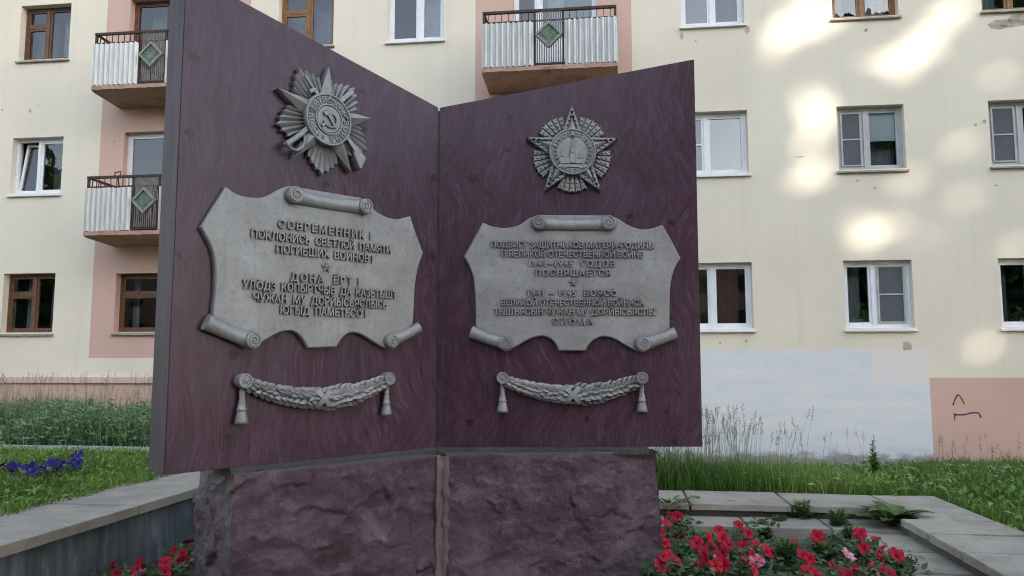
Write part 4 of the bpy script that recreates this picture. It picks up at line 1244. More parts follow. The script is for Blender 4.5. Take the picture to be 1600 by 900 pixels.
def emblem_right():
    c = on_panel(893, 241, 'R'); RR = .352
    mb = MB()
    for k in range(5):
        a0 = R(90 + 72 * k + 13); a1 = R(90 + 72 * k + 59); n = 5
        for i in range(n):      # flat ray blades, scalloped ends
            b0, b1 = a0 + (a1 - a0) * i / n, a0 + (a1 - a0) * (i + 1) / n
            g_ = .012; b0 += g_; b1 -= g_
            ro = RR * (.80 + .035 * math.sin(math.pi * (i + .5) / n))
            P = lambda r, a: (c[0] + r * math.cos(a), c[1] + r * math.sin(a))
            mb.prism([P(.14, b0), P(ro, b0)] + [P(ro * (1 - .035 * math.sin(math.pi * t)), b0 + (b1 - b0) * t) for t in (.25, .5, .75)] + [P(ro, b1), P(.14, b1)], 0, .034, .004)
            bm_ = (b0 + b1) / 2
            for r in (.19, .222, .254): mb.dome(P(r, bm_), .0105, .034, .010)
        P = lambda r, a: (c[0] + r * math.cos(a), c[1] + r * math.sin(a))
        m_ = 16; mb.prism([P(.12, a0)] + [P(RR * .775, a0 + (a1 - a0) * t / m_) for t in range(m_ + 1)] + [P(.12, a1)], 0, .024)
    e = panel_part('order_emblem', mb, 'grey_cast_metal', 'R', 'five pointed order star studded with raised gems round a tower medallion')
    mb = MB()
    for k in range(5):
        a = R(90 + 72 * k); t = Vector((math.cos(a), math.sin(a))); s = Vector((-t.y, t.x)); C = Vector(c)
        T = C + t * RR; w0 = RR * .40
        for sg in (-1, 1):
            V_ = C + (t * math.cos(R(36)) + s * sg * math.sin(R(36))) * w0
            # border strip along the arm's edge
            ed = (V_ - T); L = ed.length; ed.normalize(); inn = (-s * sg) ; inn = Vector((-ed.y, ed.x)) if Vector((-ed.y, ed.x)).dot(s * sg) < 0 else Vector((ed.y, -ed.x))
            wd = .034
            tI = T - t * (wd / max(.1, abs(s.dot(inn)))) 
            vI = V_ + inn * wd
            mb.prism([tuple(T), tuple(V_), tuple(vI), tuple(tI)], 0, .056, .005)
            for i in range(6):
                q = T + ed * (L * (.14 + .15 * i)) + inn * wd * .5
                mb.dome(tuple(q), .0105, .056, .011)
        arm(mb, c, a, .125, RR * .80, .06, .045, .088, .0)
    mb.build('star_arms', 'grey_cast_metal', e)
    mb = MB(); mb.disc(c, .168, .0, .074, 56, .005); mb.ring(c, .163, .076, .0065)
    mb.build('medallion', 'grey_cast_metal', e, angle=R(35))
    mb = MB(); P = lambda x, z: (c[0] + x, c[1] + z)
    ring_text(mb, c, 'СССР', .128, .034, R(118), R(62), .077)
    ring_text(mb, c, 'ПОБЕДА', .140, .022, R(238), R(302), .077, flip=True)
    mb.build('medallion_lettering', 'grey_cast_metal', e)
    mb = MB()   # tower and wall in low relief
    mb.prism([P(-.020, -.085), P(.020, -.085), P(.020, -.01), P(-.020, -.01)], .07, .084, .003)
    mb.prism([P(-.014, -.01), P(.014, -.01), P(.012, .035), P(-.012, .035)], .07, .083, .003)
    mb.prism([P(-.011, .035), P(.011, .035), P(0, .10)], .07, .082, .002)
    star_relief(mb, P(0, .103), .012, .078, .084)
    mb.prism([P(-.095, -.09), P(.095, -.09), P(.095, -.055), P(-.095, -.045)], .07, .079, .003)
    mb.prism([P(.045, -.05), P(.075, -.05), P(.075, -.01), P(.06, .01), P(.045, -.01)], .07, .079, .003)
    mb.prism([P(-.085, -.04), P(-.065, -.04), P(-.065, -.01), P(-.075, .01), P(-.085, -.01)], .07, .079, .003)
    mb.prism([P(-.11, -.118), P(-.10, -.098), P(.10, -.098), P(.11, -.118)], .07, .083, .003)
    mb.build('tower_relief', 'grey_cast_metal', e)
    for sg in (-1, 1):
        mb = MB()
        for i in range(9):
            a = R(-62 + 13.2 * i) if sg > 0 else R(180 + 62 - 13.2 * i)
            for dr, da in ((.135, .25), (.118, -.2)):
                q = (c[0] + dr * math.cos(a), c[1] + dr * math.sin(a)); th = a + sg * (math.pi / 2 - da * 1.2)
                d = Vector((math.cos(th), math.sin(th))); n_ = Vector((-d.y, d.x)); Q = Vector(q)
                mb.prism([tuple(Q - d * .016), tuple(Q + n_ * .006), tuple(Q + d * .018), tuple(Q - n_ * .006)], .07, .082, .002)
        mb.build('laurel_branch', 'grey_cast_metal', e)
emblem_right()

# laurel swags with rosettes and tassels ----------------------------------
def garland(side, xa, xb, z_end, sag, seed):
    rr = random.Random(seed)
    mb = MB(); n = 60
    cx, half = (xa + xb) / 2, (xb - xa) / 2
    def pos(t):     # t in -1..1
        return cx + half * t, z_end - .008 - sag * (1 - t * t)
    def rad(t): return .023 + .030 * (1 - abs(t) ** 1.6)
    pts, rd = [], []
    for i in range(n + 1):
        t = -0.97 + 1.94 * i / n; x, z = pos(t); pts.append(Vector((x, -.030, z))); rd.append(rad(t) * .86)
    mb.tube(pts, rd, 14, flat=.55)
    for sg in (-1, 1):
        for i in range(12):
            for row in range(-2, 3):
                t = (i + (.5 if row % 2 else 0) + .35) / 12.6
                if t > .985: continue
                x, z = pos(sg * t); x2, z2 = pos(sg * min(1, t + .02)); d = Vector((x2 - x, z2 - z)).normalized()
                r = rad(t); an = row * R(36) + rr.uniform(-.12, .12)
                nrm2 = Vector((-d.y, d.x)) * (1 if sg > 0 else -1)
                p = Vector((x, -.030 - r * .58 * math.cos(an), z)) + Vector((nrm2.x, 0, nrm2.y)) * r * math.sin(an)
                yaw = rr.uniform(-.25, .25) + row * .13
                dd = Vector((d.x * math.cos(yaw) - d.y * math.sin(yaw) * 1, -.26, d.x * math.sin(yaw) + d.y * math.cos(yaw))).normalized()
                out = Vector((nrm2.x * math.sin(an), -math.cos(an), nrm2.y * math.sin(an))).normalized()
                s = dd.cross(out).normalized(); L = .074 + .034 * (1 - t); w = L * .30
                o = out * .006
                V_ = [p - dd * L * .45 - o, p + s * w * .8 - dd * .1 * L, p + s * w * .75 + dd * L * .2, p + dd * L * .58 + out * .008, p - s * w * .75 + dd * L * .2, p - s * w * .8 - dd * .1 * L,
                      p + out * .017 - dd * .1 * L, p + out * .02 + dd * L * .2]
                mb.add(V_, [(0, 1, 6), (1, 2, 7, 6), (2, 3, 7), (3, 4, 7), (4, 5, 6, 7), (5, 0, 6)])
    lab = {'L': 'laurel swag between two tassels at the foot of the left slab', 'R': 'laurel swag between two tassels at the foot of the right slab'}[side]
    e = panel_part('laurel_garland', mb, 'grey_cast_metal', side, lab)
    mb = MB(); x, z = pos(0); h = rad(0)
    for s in (-1, 1):
        pp = []
        for i in range(13):
            a = -math.pi / 2 + math.pi * i / 12
            pp.append(Vector((x + s * .052 * math.sin(a), -.030 - h * .62 * math.cos(a) - .024, z + h * 1.06 * math.sin(a))))
        V_ = []
        for i, p in enumerate(pp):
            V_ += [p + Vector((-.015, 0, s * .008)), p + Vector((.015, 0, -s * .008)), p + Vector((.015, .012, -s * .008)), p + Vector((-.015, .012, s * .008))]
        mb.add(V_, [(i * 4 + k, i * 4 + (k + 1) % 4, i * 4 + 4 + (k + 1) % 4, i * 4 + 4 + k) for i in range(12) for k in range(4)])
    mb.build('ribbon', 'grey_cast_metal', e)
    for x in (xa, xb):
        mb = MB(); c = (x, z_end)
        mb.disc(c, .041, 0, .066, 28, .004); mb.ring(c, .036, .067, .006, 28); star_relief(mb, c, .024, .068, .075)
        mb.build('rosette', 'grey_cast_metal', e, angle=R(35))
        mb = MB()
        pr_ = [(-.03, .012), (-.06, .015), (-.10, .017), (-.13, .021), (-.150, .024), (-.156, .030), (-.163, .030), (-.169, .025), (-.18, .028), (-.225, .038), (-.24, .039)]
        zz = [p for p in pr_]
        V_ = []; seg = 20
        for j, (dz, r) in enumerate(zz):
            for k in range(seg):
                a = 2 * math.pi * k / seg
                q = r * (1 + (.07 * (-1) ** k if j >= 8 else .10 * math.sin(2 * a + j * 2.1) if j < 5 else 0))
                V_.append((x + q * math.cos(a), -.030 - q * .8 * math.sin(a), z_end + dz))
        mb.add(V_, [(j * seg + k, j * seg + (k + 1) % seg, (j + 1) * seg + (k + 1) % seg, (j + 1) * seg + k) for j in range(len(zz) - 1) for k in range(seg)] + [tuple((len(zz) - 1) * seg + k for k in range(seg))])
        # twisted cord
        for ph in (0, math.pi):
            mb.tube([Vector((x + .014 * math.cos(ph + t * .9), -.030 - .013 * math.sin(ph + t * .9), z_end - .03 - t * .0075)) for t in range(17)], .006, 6)
        mb.build('tassel', 'grey_cast_metal', e, smooth=True)
gA, gB = on_panel(375, 597, 'L'), on_panel(600, 590, 'L'); garland('L', gA[0], gB[0], 1.512, .105, 4)
gA, gB = on_panel(785, 590, 'R'), on_panel(1001, 590, 'R'); garland('R', gA[0], gB[0], 1.511, .108, 9)

# ------------------------------------------------------------------ grass and weeds
def scatter(a0, a1, b0, b1, n, keep=None):
    A = rng.uniform(a0, a1, n); B = rng.uniform(b0, b1, n)
    X = A * se.x + B * sn.x; Y = A * se.y + B * sn.y
    if keep is not None:
        m = np.array([keep(a, b) for a, b in zip(A, B)]); A, B, X, Y = A[m], B[m], X[m], Y[m]
    Z = np.array([ground_z(x, y) for x, y in zip(X, Y)])
    return np.stack([X, Y, Z], 1), A, B
def patch(P, scale, seed): return np.array([noise.noise(Vector((p[0] * scale, p[1] * scale, seed))) for p in P])
FB = 13.86       # the facade line in site coordinates (approximately)
def facade_limit(P, gap=0.05):
    d = (P[:, 0]) * fn.x + (P[:, 1] - FD) * fn.y
    return d < -gap
# left lawn: thick short turf that overhangs the coping
P, A, B = scatter(-10.5, -4.28, 3.2, 9.2, 60000)
edge = -4.42 + .10 * patch(P, 2.2, 3)
m = A < edge; P, A, B = P[m], A[m], B[m]
pn = patch(P, 1.3, 8); P[:, 2] += .0
H = rng.uniform(.05, .15, len(P)) * (1 + .5 * pn); V1 = blades(P, H, rng.uniform(.006, .013, len(P)), rng.uniform(.1, .9, len(P)), np.clip(.5 + .4 * pn + rng.normal(0, .2, len(P)), 0, 1))
k = rng.choice(len(P), 9000, replace=False)
Q = P[k].copy(); Q[:, 2] += rng.uniform(.01, .09, len(Q)); D = rng.normal(0, 1, (len(Q), 3)); D[:, 2] = np.abs(D[:, 2]) * .8
V2 = leaf_cards(Q, D, np.tile([0, -.3, 1.0], (len(Q), 1)) + rng.normal(0, .4, (len(Q), 3)), rng.uniform(.04, .10, len(Q)), rng.uniform(.015, .032, len(Q)), rng.uniform(.2, 1, len(Q)))
o = fast_mesh('lawn_grass', *merge([V1, V2]), 'lawn_blades')
tag(o, 'bright green lawn grass above the left retaining wall', 'grass', kind='stuff')
# right: long rank grass between border and building
def right_keep(a, b): return (a > 3.02 and b > 3.5) or b > 7.98
P, A, B = scatter(-1.5, 9.0, 3.5, 13.6, 120000, right_keep); m = facade_limit(P, .12); P, A, B = P[m], A[m], B[m]
hp = patch(P, .8, 2); hq = patch(P, 3.0, 5)
tall = np.clip(1 - (A - 0.2) / 2.6, 0, 1) * np.clip((9.9 - B) / 1.2, 0, 1) + np.clip((A - 3.6) / 1.2, 0, 1) * .62
H = (.13 + .36 * tall * (A < 2.8) + .20 * tall * (A >= 2.8) + .05 * hp) * rng.uniform(.65, 1.45, len(P)) * (1 + .55 * hq)
tint = np.clip(.38 + .35 * hp + rng.normal(0, .22, len(P)) + .15 * (A < 3.4) * (A > 1.6), 0, 1)
V1 = blades(P, H, rng.uniform(.005, .011, len(P)), rng.uniform(.1, .8, len(P)), tint)
k = rng.choice(len(P), 16000, replace=False); k = k[(A[k] > 1.1)]
Q = P[k].copy(); Q[:, 2] += rng.uniform(.02, .22, len(Q)) * (.7 + .5 * tall[k]); D = rng.normal(0, 1, (len(Q), 3)); D[:, 2] = np.abs(D[:, 2])
V2 = leaf_cards(Q, D, np.tile([0, -.4, 1.0], (len(Q), 1)) + rng.normal(0, .4, (len(Q), 3)), rng.uniform(.05, .13, len(Q)), rng.uniform(.015, .045, len(Q)), np.clip(tint[k] + .2, 0, 1))
o = fast_mesh('rank_grass', *merge([V1, V2]), 'grass_blades')
tag(o, 'long dark green grass between the concrete border and the building', 'grass', kind='stuff')

def seed_stalks(name, P, Hh, label, lean=.18, headlen=.13):
    parts = []; stems = []
    for p, h in zip(P, Hh):
        a = rng.uniform(0, 2 * math.pi); dx = np.array([math.cos(a), math.sin(a), 0]); L = lean * rng.uniform(.2, 1.3)
        prev = p
        pts = [p + np.array([0, 0, 1]) * h * t + dx * h * L * t * t for t in (0, .35, .7, 1.0)]
        w = np.array([1.0, 0, 0]) * .0022
        for i in range(3): stems.append((pts[i], pts[i + 1], w * (1 - .2 * i)))
        hl = headlen * rng.uniform(.6, 1.3)
        for j in range(11):
            t = 1 - hl / h * (j / 11.0)
            q = p + np.array([0, 0, 1]) * h * t + dx * h * L * t * t
            s = rng.normal(0, 1, 3); s[2] = abs(s[2]) * .6 + .5
            parts.append((q, s, .010 + .026 * (j / 11.0) * rng.uniform(.4, 1.2)))
    V = []; q = []
    for (a, b, w) in stems:
        o_ = len(V); V += [a - w, a + w, b + w * .8, b - w * .8]; q.append((o_, o_ + 1, o_ + 2, o_ + 3))
    S = (np.array(V), np.array(q), np.zeros((0, 3), int), np.full(len(V), .45))
    Pn = np.array([x[0] for x in parts]); Dn = np.array([x[1] for x in parts]); Ln = np.array([x[2] for x in parts])
    Lf = leaf_cards(Pn, Dn, rng.normal(0, 1, (len(Pn), 3)), Ln + .012, np.full(len(Pn), .0075), rng.uniform(0, .8, len(Pn)))
    o = fast_mesh(name, *merge([S, Lf]), 'dry_seed_heads')
    return tag(o, label, 'grass', kind='stuff')
P, A, B = scatter(.2, 2.1, 8.3, 9.7, 70); P2, A2, B2 = scatter(.5, 1.4, 8.4, 9.2, 100); P = np.concatenate([P, P2])
seed_stalks('seed_stalks', P, rng.uniform(.55, .92, len(P)), 'tall seeding grass stalks beside the right edge of the monument')
P, A, B = scatter(2.4, 8.5, 10.5, 13.4, 50); m = facade_limit(P, .15); P = P[m]
seed_stalks('seed_stalks', P, rng.uniform(.35, .75, len(P)), 'thin grass stalks along the foot of the white painted wall')
P, A, B = scatter(4.3, 7.5, 7.5, 11.5, 130)
seed_stalks('seed_stalks', P, rng.uniform(.35, .65, len(P)), 'seeding grass stalks at the right edge in front of the salmon wall')
P, A, B = scatter(-13, -6.2, 9.95, 13.6, 420); m = facade_limit(P, .2); P = P[m]
seed_stalks('seed_stalks', P, rng.uniform(.55, 1.05, len(P)), 'brown seeding grass stalks rising above the weeds under the left windows', .15, .2)

# left weeds: leafy thicket against the plinth
P, A, B = scatter(-13, -5.4, 9.9, 13.7, 26000); m = facade_limit(P, .1); P, A, B = P[m], A[m], B[m]
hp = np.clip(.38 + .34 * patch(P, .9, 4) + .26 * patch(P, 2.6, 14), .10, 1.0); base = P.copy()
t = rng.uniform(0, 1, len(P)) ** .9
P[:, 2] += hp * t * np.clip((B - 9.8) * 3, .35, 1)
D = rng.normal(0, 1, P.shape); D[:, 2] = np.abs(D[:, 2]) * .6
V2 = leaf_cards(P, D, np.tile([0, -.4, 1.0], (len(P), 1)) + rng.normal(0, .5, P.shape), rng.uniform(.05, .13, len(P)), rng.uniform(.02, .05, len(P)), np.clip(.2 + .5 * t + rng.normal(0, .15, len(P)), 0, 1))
k = rng.choice(len(base), 14000, replace=False)
V1 = blades(base[k], hp[k] * rng.uniform(.6, 1.7, len(k)), rng.uniform(.005, .010, len(k)), rng.uniform(.1, .6, len(k)), np.clip(.4 + rng.normal(0, .25, len(k)), 0, 1))
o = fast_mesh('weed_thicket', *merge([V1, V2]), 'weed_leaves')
tag(o, 'thicket of leafy green weeds along the salmon plinth under the left windows', 'weeds', kind='stuff')
def umbels(P, label):
    C = np.repeat(P, 12, 0) + np.concatenate([rng.normal(0, .022, (len(P) * 12, 2)), rng.normal(0, .006, (len(P) * 12, 1))], 1)
    D = rng.normal(0, 1, C.shape); D[:, 2] *= .25
    o = fast_mesh('umbel_flowers', *leaf_cards(C, D, np.tile([0, -.3, 1.0], (len(C), 1)), rng.uniform(.010, .020, len(C)), rng.uniform(.010, .016, len(C)), rng.uniform(0, 1, len(C)), 0), 'white_umbels')
    tag(o, label, 'wildflowers', kind='stuff')
k = rng.choice(len(base), 1100, replace=False); Q = base[k].copy(); Q[:, 2] += hp[k] * rng.uniform(.7, 1.3, len(k))
umbels(Q, 'tiny pale umbel flowers sprinkled over the weeds under the left windows')
P, A, B = scatter(2.8, 7.5, 7.0, 11.5, 90); m = (A > 3.1) | (B > 8.2); P = P[m]; P[:, 2] += rng.uniform(.16, .34, len(P))
umbels(P, 'tiny white umbel flowers scattered in the grass right of the border')

# ------------------------------------------------------------------ single plants
def leafy_plant(name, loc, n, L, W, rise, label, cat, mat, toothed=False, group=None, stem=0.0):
    root = empty(name, loc, 0, label=label, cat=cat, group=group)
    P, D, Nn = [], [], []
    parts = []
    for i in range(n):
        a = i * 2.399 + rng.uniform(-.3, .3); el = rise * rng.uniform(.4, 1.2)
        l = L * rng.uniform(.6, 1.1); w = W * rng.uniform(.7, 1.1); seg = 7
        d = np.array([math.cos(a), math.sin(a), 0]); s = np.array([-d[1], d[0], 0])
        V = []; zb = stem * rng.uniform(0, 1)
        for j in range(seg + 1):
            t = j / seg
            c = d * l * t * math.cos(el * (1 - .6 * t)) + np.array([0, 0, zb + l * (math.sin(el) * t - .55 * t * t * math.sin(el))])
            ww = w * (math.sin(math.pi * min(1, .08 + t * .92)) ** .7) * (.55 + .45 * t)
            if toothed: ww *= (1.0 if j % 2 else .45)
            cup = .25 * ww
            V += [c - s * ww + [0, 0, cup], c, c + s * ww + [0, 0, cup]]
        q = []
        for j in range(seg):
            b = j * 3; q += [(b, b + 1, b + 4, b + 3), (b + 1, b + 2, b + 5, b + 4)]
        parts.append((np.array(V), np.array(q), np.zeros((0, 3), int), np.full(len(V), np.clip(rng.normal(.5, .25), 0, 1))))
    fast_mesh('leaves', *merge(parts), mat, root)
    return root
def gp(px, py, z): return on_level(px, py, z)
p = gp(1392, 822, .26); leafy_plant('dock_plant', (p.x, p.y, .25), 30, .36, .062, 1.35, 'large broad leaved dock plant growing on the slabs at the inner corner of the border', 'weed', 'dock_leaves')
p = gp(1046, 801, .27); leafy_plant('dandelion', (p.x, p.y, .26), 28, .34, .036, 1.3, 'toothed dandelion rosette on the slab step next to the pedestal', 'weed', 'dock_leaves', True)
p = gp(1108, 798, .27); leafy_plant('dandelion', (p.x, p.y, .26), 14, .30, .024, 1.3, 'sparse dandelion with few upright leaves at the slab joint', 'weed', 'dock_leaves', True)
p = gp(1300, 803, .27); leafy_plant('creeping_weed', (p.x, p.y, .262), 34, .16, .016, .5, 'low creeping weed in the joint under the back coping slabs', 'weed', 'dock_leaves', True)
p = gp(1265, 803, .27); leafy_plant('creeping_weed', (p.x, p.y, .262), 20, .14, .014, .4, 'smaller creeping weed left of the other one under the back coping', 'weed', 'dock_leaves', True)
p = gp(1215, 806, .27); leafy_plant('creeping_weed', (p.x, p.y, .262), 14, .10, .012, .5, 'tiny yellowish weed tuft in the slab joint behind the marigolds', 'weed', 'dock_leaves', True)
# upright leafy stem on the right lawn
def upright_stem(loc, h, label):
    root = empty('goosefoot_plant', loc, 0, label=label, cat='weed')
    n = 120; t = rng.uniform(.1, 1, n); P = np.stack([np.zeros(n), np.zeros(n), t * h], 1); a = rng.uniform(0, 6.28, n)
    D = np.stack([np.cos(a), np.sin(a), rng.uniform(.2, 1.2, n)], 1)
    fast_mesh('leaves', *leaf_cards(P, D, np.tile([0, -.3, 1.0], (n, 1)) + rng.normal(0, .3, (n, 3)), .12 * (1.1 - t) + .02, .04 * (1.1 - t) + .008, rng.uniform(.2, .8, n)), 'dock_leaves', root)
    s = MB(); s.tube([(0, 0, 0), (0, 0, h)], [.007, .003], 6); s.build('stem', 'dock_leaves', root)
p = gp(1366, 752, .05); upright_stem((p.x, p.y, ground_z(p.x, p.y)), .55, 'single upright leafy weed standing against the white painted wall')

# bloom meshes --------------------------------------------------------
def bloom_mesh(mat, seed):
    rr = random.Random(seed); mb = MB(); n = 40; rad = .051
    ph = rr.uniform(0, 6); V = []
    prof = [(.06, -.45), (.15, -.25), (.55, -.02), (.82, .04), (1.0, .02)]
    for k, (r, z) in enumerate(prof):
        for i in range(n):
            a = 2 * math.pi * i / n
            lobe = abs(math.cos(2.5 * a)) ** .6
            rr_ = rad * r * (1 - (.20 * (1 - lobe)) * r ** 2)
            zz = rad * (z + r * r * (.10 * math.sin(5 * a + ph) + .08 * math.sin(3 * a + 2 * ph) + .05 * math.sin(11 * a + ph)) - .10 * r * (1 - lobe))
            V.append((rr_ * math.cos(a), rr_ * math.sin(a), zz)); 
    fs = [(k * n + i, k * n + (i + 1) % n, (k + 1) * n + (i + 1) % n, (k + 1) * n + i) for k in range(len(prof) - 1) for i in range(n)]
    mi = [1 if f[0] < n and True else 0 for f in fs]
    mb.add(V, fs); mb.mi = [1 if k < n // 1 else 0 for k in range(len(fs))]
    mb.t = [min(1, max(0, .45 + .3 * math.sin(i * 5 * 2 * math.pi / n + 1) + rr.uniform(-.2, .2))) for k in range(len(prof)) for i in range(n)]
    # tube below
    mb.tube([(0, 0, -.45 * rad), (0, 0, -1.1 * rad)], [.10 * rad, .05 * rad], 8)
    o = mb.build('bloom', [mat, 'petal_throat'], None, smooth=True)
    me = o.data; bpy.data.objects.remove(o)
    return me
RED = [bloom_mesh('red_petals', s) for s in range(6)]; PINK = [bloom_mesh('pink_petals', 31)]; BLUE = [bloom_mesh('blue_petals', s) for s in (41, 42, 43)]
def petunia(name, blooms, soil, label, group, kinds, hgt, nleaf=120, spread=.17, scale=1.0, cat='flower'):
    pts = []
    for b in blooms:
        h = hgt + random.uniform(-.03, .04)
        pts.append(on_level(b[0], b[1], soil + h))
    cx = sum(p.x for p in pts) / len(pts); cy = sum(p.y for p in pts) / len(pts)
    root = empty(name, (cx, cy, soil - .005), 0, label=label, cat=cat, group=group)
    n = nleaf
    P = np.stack([rng.normal(0, spread * .55, n), rng.normal(0, spread * .5, n), rng.uniform(.01, hgt * .95, n)], 1)
    D = rng.normal(0, 1, (n, 3)); D[:, 2] = np.abs(D[:, 2]) * .5
    parts = [leaf_cards(P, D, np.tile([0, -.35, 1.0], (n, 1)) + rng.normal(0, .45, (n, 3)), rng.uniform(.035, .075, n), rng.uniform(.02, .042, n), rng.uniform(0, 1, n))]
    Sv, Sq = [], []
    for p in pts:
        a = np.array([random.uniform(-.02, .02), random.uniform(-.02, .02), 0.0]); b = np.array([p.x - cx, p.y - cy, p.z - soil - .03])
        m_ = (a + b) / 2 + np.array([random.uniform(-.02, .02), random.uniform(-.02, .02), .02])
        for q0, q1 in ((a, m_), (m_, b)):
            for w in (np.array([.003, 0, 0]), np.array([0, .003, 0])):
                o_ = len(Sv); Sv += [q0 - w, q0 + w, q1 + w, q1 - w]; Sq.append((o_, o_ + 1, o_ + 2, o_ + 3))
        # leaves under each bloom
        k = 9; Pk = b + rng.normal(0, .028, (k, 3)) - np.array([0, 0, .03]); Dk = rng.normal(0, 1, (k, 3)); Dk[:, 2] *= .4
        parts.append(leaf_cards(Pk, Dk, np.tile([0, -.35, 1.0], (k, 1)) + rng.normal(0, .4, (k, 3)), rng.uniform(.04, .07, k), rng.uniform(.02, .035, k), rng.uniform(0, 1, k)))
    parts.append((np.array(Sv), np.array(Sq), np.zeros((0, 3), int), np.full(len(Sv), .5)))
    fast_mesh('foliage', *merge(parts), 'petunia_leaves', root)
    for i, (b, p) in enumerate(zip(blooms, pts)):
        pk = len(b) > 2
        me = random.choice(PINK if pk else kinds)
        o = bpy.data.objects.new('bloom', me); COL.objects.link(o); o.parent = root
        o.location = (p.x - cx, p.y - cy, p.z - soil + .005)
        v = Vector((random.gauss(0, .55), -.75 + random.gauss(0, .4), .75)).normalized()
        o.rotation_euler = (v.to_track_quat('Z', 'Y') @ Matrix.Rotation(random.uniform(0, 6.28), 3, 'Z').to_quaternion()).to_euler()
        s_ = scale * random.uniform(.78, 1.12); o.scale = (s_, s_, s_)
        if pk: o['label'] = 'faded pink bloom'
    return root
def z7(X, Y, *k): return (1010 + X / 6.667, 780 + Y / 6.667, *k)
RP = [
 ([z7(250,180), z7(205,245), z7(325,185), z7(125,225)], 'red petunia with four blooms in front of the slab step, highest beside the pedestal'),
 ([z7(155,340), z7(100,450), z7(180,450)], 'red petunia with three blooms touching the right edge of the pedestal'),
 ([z7(365,390)], 'red petunia with one large open bloom a step right of the pedestal'),
 ([z7(180,590), z7(240,570), z7(165,690)], 'red petunia with three blooms at the foot of the pedestal corner'),
 ([z7(340,650)], 'red petunia with one bloom just right of the pedestal foot'),
 ([z7(520,450), z7(590,545), z7(600,630), z7(545,690)], 'red petunia with four blooms in a slanting row towards the viewer'),
 ([z7(660,405), z7(755,320)], 'red petunia with two blooms, one raised in front of the slab edge'),
 ([z7(860,470), z7(790,550), z7(665,520), z7(795,400)], 'dense red petunia with four blooms in the middle of the left cluster'),
 ([z7(800,680), z7(780,615,1), z7(730,690)], 'red petunia with a faded pink bloom among its red ones, near the lower frame edge'),
 ([z7(1060,360), z7(960,260), z7(1050,325)], 'red petunia with blooms standing highest before the lower slab row'),
 ([z7(1270,540), z7(1160,490), z7(1010,495)], 'red petunia with three blooms in a row, one of them the largest of the bed'),
 ([z7(1120,580), z7(1020,620), z7(1150,640,1)], 'red petunia with two red blooms and a pinkish one at the centre of the bed'),
 ([z7(1530,480), (1255,867), (1266,873)], 'red petunia with three blooms left of the feathery marigold'),
 ([(1277,837), (1278,850), (1284,843)], 'red petunia with stacked blooms in the middle of the marigolds'),
 ([(1337,839), (1326,866,1), (1344,833)], 'red petunia with a faded pink bloom below its red ones, right of the marigolds'),
 ([(1369,841), (1377,856), (1375,869), (1350,856)], 'tall red petunia with four blooms near the right end of the bed'),
 ([(1405,872), (1401,866)], 'rightmost red petunia leaning over the paving'),
 ([(1369,886), (1392,895)], 'red petunia with two blooms at the lower right corner of the bed'),
 ([(1315,890), (1332,892), (1305,887), (1322,897)], 'red petunia with a tight bunch of blooms cut by the lower frame edge'),
 ([(1262,891), (1275,897), (1180,893)], 'red petunia with low scattered blooms in front of the marigolds'),
]
for bl, lab in RP: petunia('petunia', bl, .165, lab, 'red petunias right of the pedestal', RED, .14)
LP = [
 ([(174,884), (181,896)], 'leftmost red petunia below the streaked retaining wall'),
 ([(218,878), (216,895,1), (212,888)], 'red petunia with a pink bloom under its red ones, below the retaining wall'),
 ([(258,878), (258,894), (286,875)], 'red petunia with three blooms left of the pedestal end'),
 ([(270,860), (294,846), (295,856), (282,868)], 'red petunia with small blooms climbing against the left end of the pedestal'),
]
for bl, lab in LP: petunia('petunia', bl, .0, lab, 'red petunias left of the pedestal', RED, .15)
def zb(X, Y): return (X / 2.5, 540 + Y / 2.5)
for bl, lab in [([zb(55,470), zb(8,462), zb(45,478)], 'deep blue petunia at the left edge of the lawn'),
                ([zb(110,480), zb(130,490), zb(170,480), zb(158,470), zb(122,472)], 'deep blue petunia forming the largest clump on the lawn'),
                ([zb(205,458), zb(232,460), zb(265,455), zb(220,466), zb(245,465)], 'deep blue petunia trailing along the lawn right of the largest clump'),
                ([zb(290,430), zb(312,425), zb(303,460), zb(285,440)], 'rightmost deep blue petunia of the lawn, standing tallest')]:
    petunia('petunia', bl, .47, lab, 'blue petunias on the left lawn', BLUE, .17, 50, .2, 1.2)
# feathery marigold plants without blooms
def marigold(px, py, h, label):
    p = on_level(px, py, .17); root = empty('marigold_plant', (p.x, p.y, .16), 0, label=label, cat='bedding plant', group='feathery marigold plants in the bed')
    parts = []; n = 46
    for i in range(n):
        a = rng.uniform(0, 6.28); t = rng.uniform(.25, 1); el = rng.uniform(.3, 1.3)
        d = np.array([math.cos(a) * math.cos(el), math.sin(a) * math.cos(el), math.sin(el)])
        b = np.array([0, 0, h * t * .6]); L = h * .55
        m_ = 9; tt = np.repeat(np.linspace(.25, 1, m_), 2); sgn = np.tile([1, -1], m_)
        s = np.cross(d, [0, 0, 1.0]); s /= np.linalg.norm(s) + 1e-9
        Pp = b + d * L * tt[:, None]; Dd = d * .7 + s * sgn[:, None] + rng.normal(0, .15, (2 * m_, 3))
        parts.append(leaf_cards(Pp, Dd, np.tile(np.cross(s, d), (2 * m_, 1)) + rng.normal(0, .2, (2 * m_, 3)), np.full(2 * m_, h * .2 + .01), np.full(2 * m_, .012), np.full(2 * m_, np.clip(rng.normal(.5, .25), 0, 1))))
    fast_mesh('foliage', *merge(parts), 'marigold_leaves', root)
